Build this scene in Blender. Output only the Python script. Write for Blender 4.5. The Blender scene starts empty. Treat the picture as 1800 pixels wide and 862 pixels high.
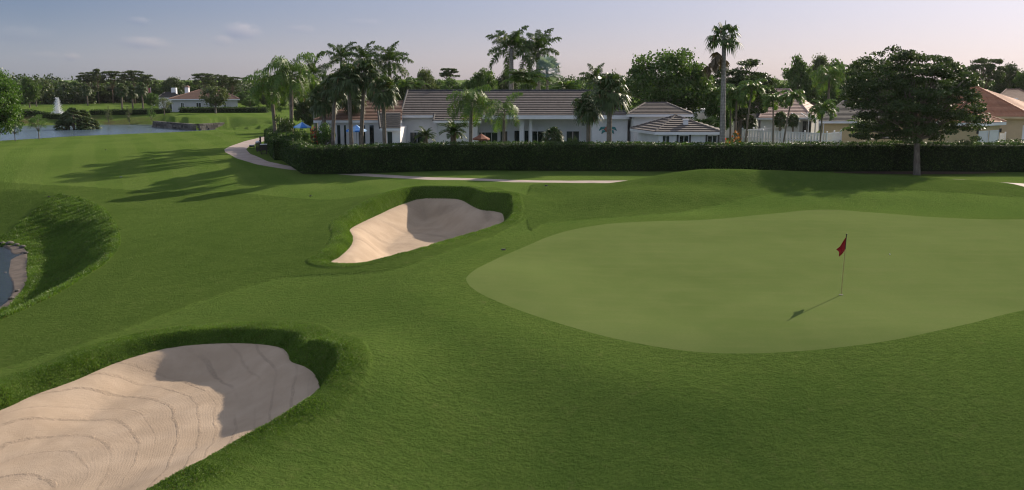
import bpy, math, random
import numpy as np
from mathutils import Vector

# ------------------------------------------------------------------ camera, sky, sun, exposure
S = bpy.context.scene
COL = S.collection
F, CX, CY, CAMH, PITCH = 1600.0, 900.0, 431.0, 7.5, math.atan(291/1600.0)
cp, sp = math.cos(PITCH), math.sin(PITCH)
cam_d = bpy.data.cameras.new('camera'); cam = bpy.data.objects.new('camera', cam_d); COL.objects.link(cam)
cam.location = (0, 0, CAMH); cam.rotation_euler = (math.radians(90)-PITCH, 0, 0)
cam_d.sensor_width = 36; cam_d.lens = F/1800*36; cam_d.clip_start = .1; cam_d.clip_end = 20000
S.camera = cam
SUN_AZ, SUN_EL = math.radians(40), math.radians(24.5)
SUN_DIR = Vector((math.sin(SUN_AZ)*math.cos(SUN_EL), math.cos(SUN_AZ)*math.cos(SUN_EL), math.sin(SUN_EL)))
sd = bpy.data.lights.new('sun', 'SUN'); so = bpy.data.objects.new('sun', sd); COL.objects.link(so)
sd.energy = 3.2; sd.angle = math.radians(.6); sd.color = (1, .86, .70)
so.rotation_euler = SUN_DIR.to_track_quat('Z', 'Y').to_euler(); so.location = SUN_DIR*60
SKY_STRENGTH = .14
SKY_GAMMA = .42; SKY_TINT = (1.0, 1.02, 1.26)
S.view_settings.view_transform = 'Standard'; S.view_settings.look = 'None'
S.view_settings.exposure = 1.3; S.view_settings.gamma = 1
W = bpy.data.worlds.new('World'); S.world = W; W.use_nodes = True

class NT:
    """small node-tree helper"""
    def __init__(s, tree): s.t = tree; s.n = tree.nodes; s.l = tree.links; s.n.clear()
    def node(s, typ, **kw):
        n = s.n.new(typ)
        for k, v in kw.items():
            if k.startswith('i_'): n.inputs[k[2:].replace('_', ' ')].default_value = v
            else: setattr(n, k, v)
        return n
    def link(s, a, b): s.l.new(a, b)
    def put(s, sock, v):
        if hasattr(v, 'is_output') or isinstance(v, bpy.types.NodeSocket): s.l.new(v, sock)
        else: sock.default_value = v
    def math(s, op, a, b=0.0, clamp=False):
        n = s.n.new('ShaderNodeMath'); n.operation = op; n.use_clamp = clamp
        s.put(n.inputs[0], a); s.put(n.inputs[1], b); return n.outputs[0]
    def vmath(s, op, a, b=(0, 0, 0)):
        n = s.n.new('ShaderNodeVectorMath'); n.operation = op
        s.put(n.inputs[0], a); s.put(n.inputs[1], b)
        return n.outputs['Value'] if op in ('DOT_PRODUCT', 'LENGTH', 'DISTANCE') else n.outputs[0]
    def mix(s, f, a, b, blend='MIX'):
        n = s.n.new('ShaderNodeMix'); n.data_type = 'RGBA'; n.blend_type = blend
        s.put(n.inputs[0], f)
        for k, v in ((6, a), (7, b)):
            if isinstance(v, (tuple, list)) and len(v) == 3: v = (*v, 1)
            s.put(n.inputs[k], v)
        return n.outputs[2]
    def ramp(s, v, lo, hi):
        n = s.n.new('ShaderNodeMapRange'); n.interpolation_type = 'SMOOTHSTEP'
        s.put(n.inputs[0], v); n.inputs[1].default_value = lo; n.inputs[2].default_value = hi
        return n.outputs[0]
    def noise(s, vec, scale, detail=2, rough=.5, out='Fac', dist=0.0):
        n = s.n.new('ShaderNodeTexNoise'); s.put(n.inputs['Vector'], vec)
        n.inputs['Scale'].default_value = scale; n.inputs['Detail'].default_value = detail
        n.inputs['Roughness'].default_value = rough; n.inputs['Distortion'].default_value = dist
        return n.outputs[out]

def ray(px, py):
    u, v = (px-CX)/F, -(py-CY)/F
    return Vector((u, cp+v*sp, -sp+v*cp))

def build_world():
    t = NT(W.node_tree)
    out = t.node('ShaderNodeOutputWorld'); bg = t.node('ShaderNodeBackground')
    sky = t.node('ShaderNodeTexSky', sky_type='NISHITA', sun_disc=False, sun_elevation=SUN_EL, sun_rotation=SUN_AZ,
                 air_density=1.0, dust_density=1.6, ozone_density=2.2, altitude=0)
    tc = t.node('ShaderNodeTexCoord'); d = tc.outputs['Generated']
    gm = t.node('ShaderNodeGamma'); t.link(sky.outputs[0], gm.inputs[0]); gm.inputs[1].default_value = SKY_GAMMA
    col = t.mix(1.0, gm.outputs[0], SKY_TINT, 'MULTIPLY')
    sx = t.node('ShaderNodeSeparateXYZ'); t.link(d, sx.inputs[0])
    # how far towards the sun one looks, and how high
    hz = t.vmath('NORMALIZE', t.vmath('MULTIPLY', d, (1, 1, 0)))
    f0 = t.math('DIVIDE', t.math('SUBTRACT', t.vmath('DOT_PRODUCT', hz, (math.sin(SUN_AZ), math.cos(SUN_AZ), 0)), .40), .57, True)
    f2 = t.math('POWER', f0, .85); back = t.ramp(t.vmath('DOT_PRODUCT', hz, (math.sin(SUN_AZ), math.cos(SUN_AZ), 0)), .15, -.7)
    low = t.mix(f2, (.355, .43, .51), (.67, .67, .70))            # dusk-blue away from the sun, rosy white towards it
    low = t.mix(back, low, (1.10, 1.22, 1.34))  # low sky behind the camera brightened to lift the shaded walls
    band = t.math('SUBTRACT', 1.0, t.ramp(sx.outputs[2], -.01, .085))
    low = t.mix(band, low, t.mix(1.0, low, t.mix(f2, (1.85, 1.62, 1.42), (1.04, 1.0, .98)), 'MULTIPLY'))
    # upper sky, out of the picture, made brighter and greyer to fill the shade
    bw = t.node('ShaderNodeRGBToBW'); t.link(col, bw.inputs[0])
    sky_fill = t.mix(1.0, t.mix(.6, col, bw.outputs[0]), (1.08, 1.10, 1.12), 'MULTIPLY')
    col = t.mix(t.ramp(sx.outputs[2], .13, .45), t.mix(1.0, col, low, 'MULTIPLY'), sky_fill)
    # small fair-weather clouds on the left
    n1 = t.noise(t.vmath('MULTIPLY', d, (1, 1, 1.8)), 85, 7, .66)
    lum = t.node('ShaderNodeRGBToBW'); t.link(col, lum.inputs[0])
    for (px, py, w, h, a) in [(252, 76, 42, 12, .75), (424, 55, 34, 16, 1.0), (246, 38, 20, 8, .6), (125, 100, 16, 8, .6),
                              (528, 52, 26, 9, .4), (390, 72, 20, 10, .4), (80, 98, 40, 8, .25), (640, 40, 40, 8, .2), (30, 60, 60, 14, .3)]:
        c = ray(px, py).normalized(); rt = Vector((c.y, -c.x, 0)).normalized(); up = rt.cross(c)
        x = t.math('DIVIDE', t.vmath('DOT_PRODUCT', d, tuple(rt)), w/F)
        y0 = t.math('SUBTRACT', t.vmath('DOT_PRODUCT', d, tuple(up)), 0.0)
        y = t.math('DIVIDE', y0, h/F)
        front = t.math('GREATER_THAN', t.vmath('DOT_PRODUCT', d, tuple(c)), .5)
        r2 = t.math('ADD', t.math('MULTIPLY', x, x), t.math('MULTIPLY', y, y))
        g = t.math('POWER', 2.718, t.math('MULTIPLY', r2, -1.0))
        m = t.math('MULTIPLY', g, n1)
        m = t.math('MULTIPLY', t.ramp(m, .13, .46), front)
        lit = t.ramp(t.math('ADD', y, t.math('MULTIPLY', x, .5)), -.8, .9)
        cc = t.mix(lit, t.mix(1.0, col, (.86, .88, .95), 'MULTIPLY'), t.mix(1.0, col, (1.42, 1.27, 1.15), 'MULTIPLY'))
        col = t.mix(t.math('MULTIPLY', m, min(1, a*1.1)), col, cc)
    t.link(col, bg.inputs[0]); bg.inputs[1].default_value = SKY_STRENGTH
    t.link(bg.outputs[0], out.inputs[0])
build_world()

S.cycles.filter_width = 1.15
# ------------------------------------------------------------------ placing helpers
def G(px, py, z=0.0):
    d = ray(px, py); t = (z-CAMH)/d.z
    return np.array([d.x*t, d.y*t])
def at(px, Y, z=0.0):
    return (px-CX)/F*(Y*cp+(CAMH-z)*sp)
def zat(py, Y):
    v = (CY-py)/F
    return CAMH+Y*(-sp+v*cp)/(cp+v*sp)
def ss(a, b, x):
    t = np.clip((x-a)/(b-a), 0, 1); return t*t*(3-2*t)
def wav(x, y, s, seed):
    r = np.random.RandomState(seed); o = 0
    for k in range(5):
        a = r.rand()*6.28; f = (1+.7*k)*s; ph = r.rand()*6.28
        o = o+np.sin((x*math.cos(a)+y*math.sin(a))*f+ph)/(1+.6*k)
    return o/3

def catmull(P, n=6):
    P = np.asarray(P, float); out = []
    N = len(P)
    for i in range(N):
        p0, p1, p2, p3 = P[i-1], P[i], P[(i+1) % N], P[(i+2) % N]
        for k in range(n):
            t = k/n
            out.append(.5*((2*p1)+(-p0+p2)*t+(2*p0-5*p1+4*p2-p3)*t*t+(-p0+3*p1-3*p2+p3)*t**3))
    return np.array(out)
def sdf(poly, x, y, attrs=None):
    """signed distance (negative inside) and attributes carried along the outline"""
    x = np.asarray(x, float); y = np.asarray(y, float)
    best = np.full(x.shape, 1e18); ins = np.zeros(x.shape, bool)
    at_ = None if attrs is None else np.zeros(x.shape+(attrs.shape[1],))
    n = len(poly)
    for i in range(n):
        ax, ay = poly[i]; bx, by = poly[(i+1) % n]
        dx, dy = bx-ax, by-ay; L = dx*dx+dy*dy+1e-12
        t = np.clip(((x-ax)*dx+(y-ay)*dy)/L, 0, 1)
        d2 = (x-ax-t*dx)**2+(y-ay-t*dy)**2
        m = d2 < best; best = np.where(m, d2, best)
        if attrs is not None:
            at_[m] = (attrs[i]*(1-t[m, None])+attrs[(i+1) % n]*t[m, None])
        if ay != by:
            c = ((ay > y) != (by > y)) & (x < (bx-ax)*(y-ay)/(by-ay)+ax)
            ins ^= c
    d = np.sqrt(best)*np.where(ins, -1, 1)
    return (d, at_) if attrs is not None else d
def sdf_near(poly, x, y, pad=12, attrs=None):
    """the same, but only worked out near the outline"""
    lo, hi = poly.min(0)-pad, poly.max(0)+pad
    m = (x > lo[0]) & (x < hi[0]) & (y > lo[1]) & (y < hi[1])
    d = np.full(x.shape, float(pad))
    if attrs is None:
        if m.any(): d[m] = np.minimum(sdf(poly, x[m], y[m]), pad)
        return d
    a = np.zeros(x.shape+(attrs.shape[1],))
    if m.any():
        dd, aa = sdf(poly, x[m], y[m], attrs); d[m] = np.minimum(dd, pad); a[m] = aa
    return d, a

# ------------------------------------------------------------------ terrain: base, then outlines, then the height function
def gauss(x, y, cx, cy, sx, sy, rot=0):
    c, s = math.cos(rot), math.sin(rot); u = (x-cx)*c+(y-cy)*s; v = -(x-cx)*s+(y-cy)*c
    return np.exp(-.5*((u/sx)**2+(v/sy)**2))
def base(x, y):
    x = np.asarray(x, float); y = np.asarray(y, float)
    z = -1.45*ss(-2, -28, x)*ss(92, 64, y)+.26*gauss(x, y, -4.6, 27.0, 2.2, 4.0, .3)+.022*wav(x, y, .75, 17)*ss(110, 60, y)
    near = ss(90, 60, y)
    z = z+.05*wav(x, y, .16, 3)*near+.10*wav(x, y, .05, 5)*ss(75, 110, y)
    # mounds behind the green
    z = z+1.10*gauss(x, y, 16.0, 60, 6.3, 2.3, .20)+.38*gauss(x, y, 20, 55.4, 6, 1.5, .1)-.50*gauss(x, y, 11.5, 56.9, 4.5, 1.5, .28)+.18*gauss(x, y, 14, 60.3, 5, 1.4, .22)+.76*gauss(x, y, 27.5, 61, 6.8, 3.2)+.05*wav(x, y, 1.0, 13)*gauss(x, y, 17, 59, 12, 5)+1.0*gauss(x, y, 9.0, 55, 4.2, 2.0, .55)
    z = z+.85*gauss(x, y, 2.2, 57, 3.0, 2.8)+.42*gauss(x, y, 10.6, 60.5, 3.4, 2.6)
    z = z+.30*gauss(x, y, -1.5, 33, 2.6, 6.0, .35)
    # ground falls towards the camera in front of the green
    z = z-4.3*ss(27, 9, y+.07*np.abs(x-9))*ss(-8.5, 1.5, x)
    return z
def UG(px, py, rel=0.0):
    """pixel to plan, on the base terrain plus rel"""
    z = rel
    for _ in range(6):
        p = G(px, py, z); z = float(base(p[0], p[1]))+rel
    return p

# bunker outlines: px, py, rel height used to read the pixel, sand edge, lip top, width of sand face
B1 = [(-300, 815, -.3, -.30, .10, 2), (-140, 770, -.3, -.30, .10, 2), (0, 722, -.3, -.30, .10, 2), (60, 695, -.3, -.30, .10, 2),
      (130, 670, -.3, -.30, .10, 1.6), (200, 640, -.3, -.30, .10, 1.4), (280, 615, -.25, -.26, .06, 1.3), (350, 606, -.25, -.25, .03, 1.3),
      (430, 604, -.25, -.25, .03, 1.4), (488, 610, -.25, -.25, .06, 1.7), (506, 622, -.25, -.25, .09, 2.0), (512, 636, -.25, -.25, .16, 1.9), (538, 646, -.25, -.25, .32, 2.0),
      (556, 662, -.2, -.22, .55, 2.2), (560, 676, .0, -.25, .52, 2.2), (535, 706, .2, -.30, .42, 2.2), (470, 744, .16, -.35, .26, 2), (390, 784, .10, -.38, .15, 2),
      (320, 820, .10, -.38, .12, 2), (240, 862, .10, -.38, .12, 2), (120, 930, .1, -.38, .1, 2), (-60, 1020, .1, -.35, .1, 2), (-300, 1010, 0, -.3, .1, 2)]
B2 = [(582, 461, -.05, -.06, .05, 2), (598, 450, -.05, -.08, .06, 2), (617, 432, -.12, -.12, .08, 2), (620, 416, -.15, -.15, .1, 2), (615, 404, -.15, -.15, .12, 2),
      (638, 389, -.25, -.3, .25, 2), (680, 370, -.35, -.38, .40, 2), (712, 358, -.3, -.30, .48, 2.0), (745, 351, -.25, -.20, .48, 2.0), (800, 352, -.25, -.18, .46, 2.0),
      (830, 364, -.3, -.25, .52, 2.0), (848, 371, -.35, -.3, .55, 2.0), (872, 372, -.35, -.35, .55, 2.0), (885, 378, -.3, -.35, .6, 2.0), (886, 393, .05, -.4, .25, 2),
      (850, 406, .05, -.42, .12, 2), (800, 421, .03, -.42, .08, 2), (740, 440, .03, -.40, .08, 2), (690, 453, .03, -.3, .06, 2), (640, 464, .0, -.15, .05, 2), (605, 467, -.02, -.08, .05, 2)]
def outline(B, front=None):
    pts, att = [], []
    for i, (px, py, rel, ze, top, wf) in enumerate(B):
        p = UG(px, py, rel)
        if rel >= .03: p = p+np.array([-.12, .42])
        pts.append(p); att.append((ze, top, wf))
    full = catmull(np.hstack([np.array(pts), np.array(att)]), 6)
    return full[:, :2], full[:, 2:]
B1p, B1a = outline(B1)
B2p, B2a = outline(B2)
B1F, B2F = -.85, -1.4      # sand floors, relative to the ground around

greenp = catmull([UG(*p) for p in [(820, 498), (828, 484), (860, 465), (915, 440), (985, 412), (1060, 397), (1150, 391), (1250, 388), (1330, 381), (1400, 374), (1450, 371),
          (1530, 376), (1640, 384), (1740, 388), (1850, 388), (2000, 392), (2130, 420), (2160, 460), (2050, 510), (1900, 535), (1790, 552), (1700, 574),
          (1600, 596), (1500, 612), (1400, 622), (1310, 626), (1220, 623), (1130, 610), (1040, 590), (960, 566), (890, 541), (840, 518)]], 5)
pathp = np.vstack([[UG(*p) if len(p) == 2 else np.array([at(p[0], p[2], 0), p[2]]) for p in [(500, 231), (465, 240.0), (430, 248.5), (404, 257.5), (394, 263), (396, 268), (415, 278.5), (450, 290), (500, 297.8), (560, 303.5), (640, 310.0), (760, 316.6), (900, 320.6), (1000, 321.8), (1110, 0, 66.3), (1250, 0, 68.3), (1450, 0, 69.3), (1600, 0, 69.0), (1700, 0, 66.4), (1800, 330), (1990, 348)]],
                   [UG(*p) if len(p) == 2 else np.array([at(p[0], p[2], 0), p[2]]) for p in [(1990, 341), (1800, 325), (1700, 0, 68.6), (1600, 0, 71.2), (1450, 0, 71.5), (1250, 0, 70.5), (1110, 0, 68.4), (1000, 318), (900, 316.6), (760, 312), (640, 305), (560, 299), (520, 294.5), (470, 284), (440, 271), (432.5, 263), (438, 257), (465, 248), (500, 238)]]])
# near pond (left edge): top of bank and toe
P1top = catmull([UG(*p) for p in [(-260, 330), (-120, 332), (0, 335), (60, 338), (130, 349), (175, 366), (200, 395), (209, 428), (190, 460), (140, 495), (80, 530), (0, 566), (-120, 620), (-300, 700), (-480, 640), (-480, 380)]], 5)
P1W, P2W = -3.3, -2.0
P1toe = catmull([G(px, py, P1W+.25) for px, py in [(-260, 425), (-100, 425), (0, 427), (36, 431), (47, 442), (46, 470), (46, 492), (22, 526), (0, 540), (-90, 575), (-240, 600), (-360, 560), (-360, 450)]], 5)
P1beach = catmull([G(px, py, P1W) for px, py in [(-300, 430), (-100, 428), (-10, 431), (14, 437), (22, 446), (40, 447), (8, 462), (14, 480), (22, 500), (20, 520), (0, 541), (-90, 580), (-240, 610), (-380, 560), (-380, 450)]], 5)
P2 = [(-110, 256, 42), (-40, 250, 42), (50, 244.5, 42), (120, 240, 42), (200, 236.5, 42), (290, 233, 40), (340, 230.5, 36), (372, 229.2, 22), (386, 228.2, 11), (389, 226.8, 5), (372, 227.2, 2.2), (345, 228.2, 1.2), (284, 224, 1.2), (276, 222, 2.0), (268, 219.5, 7), (200, 219.5, 9),
      (100, 220, 9), (60, 221, 9), (0, 222, 9), (-110, 224, 9)]
_p2 = catmull([(*G(a, b, P2W), w) for a, b, w in P2], 4); P2p, P2a = _p2[:, :2], _p2[:, 2:]

SEMI = catmull([UG(*p) for p in [(-260, 322), (60, 327), (220, 335), (420, 340), (560, 352), (640, 345), (720, 333), (800, 331), (900, 345), (945, 372), (900, 405), (800, 441), (700, 474), (600, 484), (480, 492), (330, 540), (180, 598), (0, 655), (-260, 740)]], 4)
SEMI2 = catmull(np.vstack([[G(*p) for p in [(930, 396, .3), (965, 379, .5), (1010, 373, .55), (1110, 370, .45), (1200, 359, .6), (1285, 341, .85), (1400, 331, .8), (1600, 335, .6), (1800, 344, .4), (2000, 354, .3)]], [[47, 60], [38, 64], [30, 65], [18, 65.5], [8, 65.5], [3.5, 62], [1.2, 57]]]), 4)
def fields(x, y):
    f = {}
    f['b1'], f['b1a'] = sdf_near(B1p, x, y, 9, B1a)
    f['b2'], f['b2a'] = sdf_near(B2p, x, y, 9, B2a)
    f['green'] = sdf_near(greenp, x, y, 9)
    f['path'] = sdf_near(pathp, x, y, 6)
    f['p1t'] = sdf_near(P1top, x, y, 8); f['p1o'] = sdf_near(P1toe, x, y, 20)
    f['p1b'] = sdf_near(P1beach, x, y, 12)
    f['p2'], f['p2a'] = sdf_near(P2p, x, y, 46, P2a)
    rb = np.minimum(f['b1']-1.30, f['b2']-1.0)
    rb = np.minimum(rb, f['p1t'])
    f['rough'] = rb; f['semi'] = np.minimum(sdf_near(SEMI, x, y, 6), sdf_near(SEMI2, x, y, 6))
    return f
def height(x, y, f=None):
    x = np.asarray(x, float); y = np.asarray(y, float)
    if f is None: f = fields(x, y)
    b = base(x, y)
    # flatten the putting surface a little and lift it
    gin = ss(3.5, -2, f['green'])
    b = b+.15*np.exp(-((f['green']-2.4)/1.5)**2)*ss(14, 4, x)*ss(38, 30, y)*ss(-6, -2, x)
    z = b+gin*(.10+.06*wav(x, y, .22, 9)*.6)
    for key, floor, fall in (('b1', B1F, 1.9), ('b2', B2F, 1.7)):
        d, a = f[key], f[key+'a']; ze, top, wf = a[..., 0], a[..., 1], np.maximum(a[..., 2], .3)
        lump = 1+.35*wav(x, y, 1.3, 21)
        out_rel = np.where(d < .55, ze+(top-ze)*ss(0, .55, d), top*np.exp(-(np.maximum(d-.55, 0)/fall)**2))
        in_rel = floor+(ze-floor)*(1-ss(0, 1, -d/wf))+.02*wav(x, y, 2.2, 8)*ss(0, -1, d)
        far = d >= 8.9
        z = np.where(far, z, np.where(d > 0, z+out_rel, b+in_rel))
    # long grass stands a little higher than the mown grass
    z = z+.055*ss(.10, -.05, f['rough'])*(f['b1'] > 0)*(f['b2'] > 0)*ss(0, .3, np.minimum(f['b1'], f['b2']))
    z = z+.055*ss(.10, -.05, f['semi'])*ss(.3, 1.2, f['green'])*ss(0, .3, np.minimum(f['b1'], f['b2']))*(f['b1'] > 0)*(f['b2'] > 0)
    # bank down to the near pond
    dt, do = f['p1t'], f['p1o']
    t = np.clip(-dt/np.maximum(-dt+np.maximum(do, 0), 1e-6), 0, 1)
    tt = np.where(do < 0, 1, t)
    prof = ss(-.12, .85, tt); prof = (prof-ss(-.12, .85, 0))/(1-ss(-.12, .85, 0))
    zp = z*(1-prof)+(P1W+.12)*prof
    zp = np.where(do < 0, P1W+.12-.16*np.clip(-do, 0, 4)/1.2, zp)+.05*wav(x, y, .9, 31)*np.clip(-dt, 0, 1)*(do > 0)
    z = np.where(dt < 0, zp, z)
    z = np.where((f['p1b'] < 0) & (dt < 0), np.minimum(z, P1W-.03-.2*np.clip(-f['p1b'], 0, 3)), z)
    # lake
    d, w = f['p2'], np.maximum(f['p2a'][..., 0], .3)
    zz = np.where(d < 0, P2W-.05-.2*np.clip(-d, 0, 4), P2W-.05+(z-P2W+.05)*np.where(w > 20, np.clip(d/w, 0, 1)**.9, ss(0, 1, d/w)))
    z = np.where(d < 45.9, zz, z)
    return z
def zt(x, y):
    return float(height(np.array([float(x)]), np.array([float(y)]))[0])

# ------------------------------------------------------------------ materials
MATS = {}
def mat(name):
    m = bpy.data.materials.new(name); m.use_nodes = True; t = NT(m.node_tree)
    out = t.node('ShaderNodeOutputMaterial'); b = t.node('ShaderNodeBsdfPrincipled')
    t.link(b.outputs[0], out.inputs[0]); MATS[name] = m
    return m, t, b, out
def pos(t):
    return t.node('ShaderNodeNewGeometry').outputs['Position']
def objc(t):
    return t.node('ShaderNodeTexCoord').outputs['Object']
def attr(t, n):
    a = t.node('ShaderNodeAttribute'); a.attribute_name = n; return a.outputs['Fac']
def bump(t, b, h, strength=.5, dist=.05, prev=None):
    n = t.node('ShaderNodeBump'); n.inputs['Strength'].default_value = strength; n.inputs['Distance'].default_value = dist
    t.put(n.inputs['Height'], h)
    if prev is not None: t.link(prev, n.inputs['Normal'])
    t.link(n.outputs[0], b.inputs['Normal']); return n.outputs[0]
def plain(name, c, rough=.6, var=.12, scale=1.2, metal=0, spec=.3, bumpy=0, bscale=20):
    m, t, b, o = mat(name)
    n = t.noise(objc(t), scale, 5, .6)
    hi = tuple(min(1, k*(1+var)) for k in c); lo = tuple(k*(1-var) for k in c)
    t.put(b.inputs['Base Color'], t.mix(t.ramp(n, .3, .7), lo, hi))
    b.inputs['Roughness'].default_value = rough; b.inputs['Metallic'].default_value = metal; b.inputs['Specular IOR Level'].default_value = spec
    if bumpy: bump(t, b, t.noise(objc(t), bscale, 4, .6), bumpy, .02)
    return m
def foliage(name, dark, light, rough=.5, trans=.25, spec=.35, dead=None, dead_share=.04):
    dark, light = tuple(k*1.65 for k in dark), tuple(k*1.65 for k in light); rough = max(rough, .5); spec = min(spec, .3)
    m, t, b, o = mat(name)
    r = t.node('ShaderNodeNewGeometry').outputs['Random Per Island']
    c = t.mix(r, dark, light)
    n = t.noise(objc(t), .55, 3, .5)
    c = t.mix(t.ramp(n, .35, .7), t.mix(1.0, c, (.62, .66, .62), 'MULTIPLY'), c)
    if dead: c = t.mix(t.math('GREATER_THAN', r, 1-dead_share), c, dead)
    t.put(b.inputs['Base Color'], c); b.inputs['Roughness'].default_value = rough; b.inputs['Specular IOR Level'].default_value = spec
    tr = t.node('ShaderNodeBsdfTranslucent'); t.put(tr.inputs[0], t.mix(1.0, c, (1.25, 1.35, .55), 'MULTIPLY'))
    mx = t.node('ShaderNodeMixShader'); mx.inputs[0].default_value = trans
    t.link(b.outputs[0], mx.inputs[1]); t.link(tr.outputs[0], mx.inputs[2]); t.link(mx.outputs[0], o.inputs[0])
    return m
def bark(name, c, ring=0, rough=.9):
    m, t, b, o = mat(name); p = objc(t)
    n = t.noise(t.vmath('MULTIPLY', p, (1, 1, .25)), 9, 5, .65)
    col = t.mix(t.ramp(n, .3, .7), tuple(k*.55 for k in c), tuple(k*1.25 for k in c))
    h = n
    if ring:
        w = t.node('ShaderNodeTexWave', wave_type='BANDS', bands_direction='Z'); t.link(p, w.inputs[0])
        w.inputs['Scale'].default_value = ring; w.inputs['Distortion'].default_value = 1.5; w.inputs['Detail'].default_value = 2
        col = t.mix(t.math('MULTIPLY', w.outputs['Fac'], .35), col, tuple(k*.5 for k in c)); h = t.math('ADD', n, w.outputs['Fac'])
    t.put(b.inputs['Base Color'], col); b.inputs['Roughness'].default_value = rough; b.inputs['Specular IOR Level'].default_value = .15
    bump(t, b, h, .6, .03); return m

def grass_material(name, kind):
    m, t, b, o = mat(name); p = pos(t)
    pm = t.vmath('MULTIPLY', p, (1, 1, .3))
    big = t.noise(pm, .11, 4, .55); mid = t.noise(pm, .9, 4, .6); fine = t.noise(pm, 13, 5, .7); micro = t.noise(pm, 48, 3, .7)
    if kind == 'green':
        c = t.mix(t.ramp(big, .35, .68), (.088, .122, .036), (.108, .143, .045))
        c = t.mix(t.math('MULTIPLY', t.ramp(mid, .35, .75), .45), c, (.122, .148, .052))
        st = t.noise(t.vmath('MULTIPLY', p, (.25, 1.6, 1)), 1.0, 4, .6)
        c = t.mix(t.math('MULTIPLY', t.ramp(st, .45, .8), .35), c, (.140, .157, .062))
        c = t.mix(t.math('MULTIPLY', t.ramp(fine, .3, .7), .25), c, (.072, .105, .028))
        h = t.math('ADD', t.math('MULTIPLY', micro, .5), fine); st_, ds = .25, .012
    else:
        # mown grass, with the darker uncut surrounds
        c = t.mix(t.ramp(big, .32, .70), (.066, .114, .024), (.100, .154, .035))
        c = t.mix(t.math('MULTIPLY', t.ramp(mid, .35, .75), .40), c, (.090, .128, .030))
        # mowing passes
        sx = t.node('ShaderNodeSeparateXYZ'); t.link(p, sx.inputs[0])
        wv = t.node('ShaderNodeTexWave', wave_type='BANDS', bands_direction='X', wave_profile='SIN')
        mp = t.node('ShaderNodeMapping'); mp.inputs['Rotation'].default_value = (0, 0, math.radians(-24)); t.link(p, mp.inputs[0]); t.link(mp.outputs[0], wv.inputs[0])
        wv.inputs['Scale'].default_value = .075; wv.inputs['Distortion'].default_value = 2.0; wv.inputs['Detail'].default_value = 1.5; wv.inputs['Detail Scale'].default_value = .4
        fw = t.ramp(sx.outputs[1], 55, 75)
        c = t.mix(t.math('MULTIPLY', t.ramp(wv.outputs['Fac'], .35, .65), t.math('MULTIPLY', fw, .34)), c, (.125, .168, .046))
        # bare earth on the far bank of the lake
        so_ = t.math('MULTIPLY', t.ramp(sx.outputs[1], 178, 186), t.math('MULTIPLY', t.ramp(sx.outputs[1], 206, 198), t.ramp(sx.outputs[0], -70, -88)))
        c = t.mix(t.math('MULTIPLY', so_, t.ramp(t.noise(p, .35, 4, .6), .38, .6)), c, (.075, .055, .035))
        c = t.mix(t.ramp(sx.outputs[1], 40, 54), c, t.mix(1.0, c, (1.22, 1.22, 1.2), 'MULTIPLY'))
        rg = attr(t, 'rough')
        rgn = t.math('ADD', rg, t.math('MULTIPLY', t.math('SUBTRACT', fine, .5), .25))
        ro = t.ramp(rgn, .06, -.06)
        c = t.mix(t.math('MULTIPLY', ro, .6), c, t.mix(t.ramp(mid, .3, .7), (.046, .084, .016), (.068, .112, .022)))
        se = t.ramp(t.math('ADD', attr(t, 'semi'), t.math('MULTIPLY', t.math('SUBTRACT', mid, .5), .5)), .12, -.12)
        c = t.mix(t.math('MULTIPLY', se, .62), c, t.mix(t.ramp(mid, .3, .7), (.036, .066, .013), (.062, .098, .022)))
        # mown collar around the putting surface
        co = t.ramp(attr(t, 'green'), 1.3, 1.1)
        c = t.mix(t.math('MULTIPLY', co, .55), c, (.092, .140, .032))
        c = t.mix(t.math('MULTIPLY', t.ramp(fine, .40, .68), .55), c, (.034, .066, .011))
        c = t.mix(t.math('MULTIPLY', t.ramp(micro, .42, .66), .40), c, (.120, .155, .045))
        dry = t.noise(pm, 2.7, 3, .7)
        c = t.mix(t.math('MULTIPLY', t.ramp(dry, .56, .80), .5), c, (.125, .14, .05))
        clump = t.noise(t.vmath('MULTIPLY', p, (.8, 1.25, .3)), 4.2, 5, .62); c = t.mix(t.math('MULTIPLY', t.ramp(clump, .38, .66), .38), t.mix(1.0, c, (.86, .90, .84), 'MULTIPLY'), t.mix(1.0, c, (1.22, 1.14, 1.15), 'MULTIPLY'))
        h = t.math('ADD', t.math('ADD', t.math('MULTIPLY', micro, .5), t.math('MULTIPLY', fine, 1.0)), t.math('MULTIPLY', clump, 1.3)); st_, ds = .9, .085
    t.put(b.inputs['Base Color'], c); b.inputs['Roughness'].default_value = 1; b.inputs['Specular IOR Level'].default_value = .0
    bump(t, b, h, st_, ds)
    return m

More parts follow.
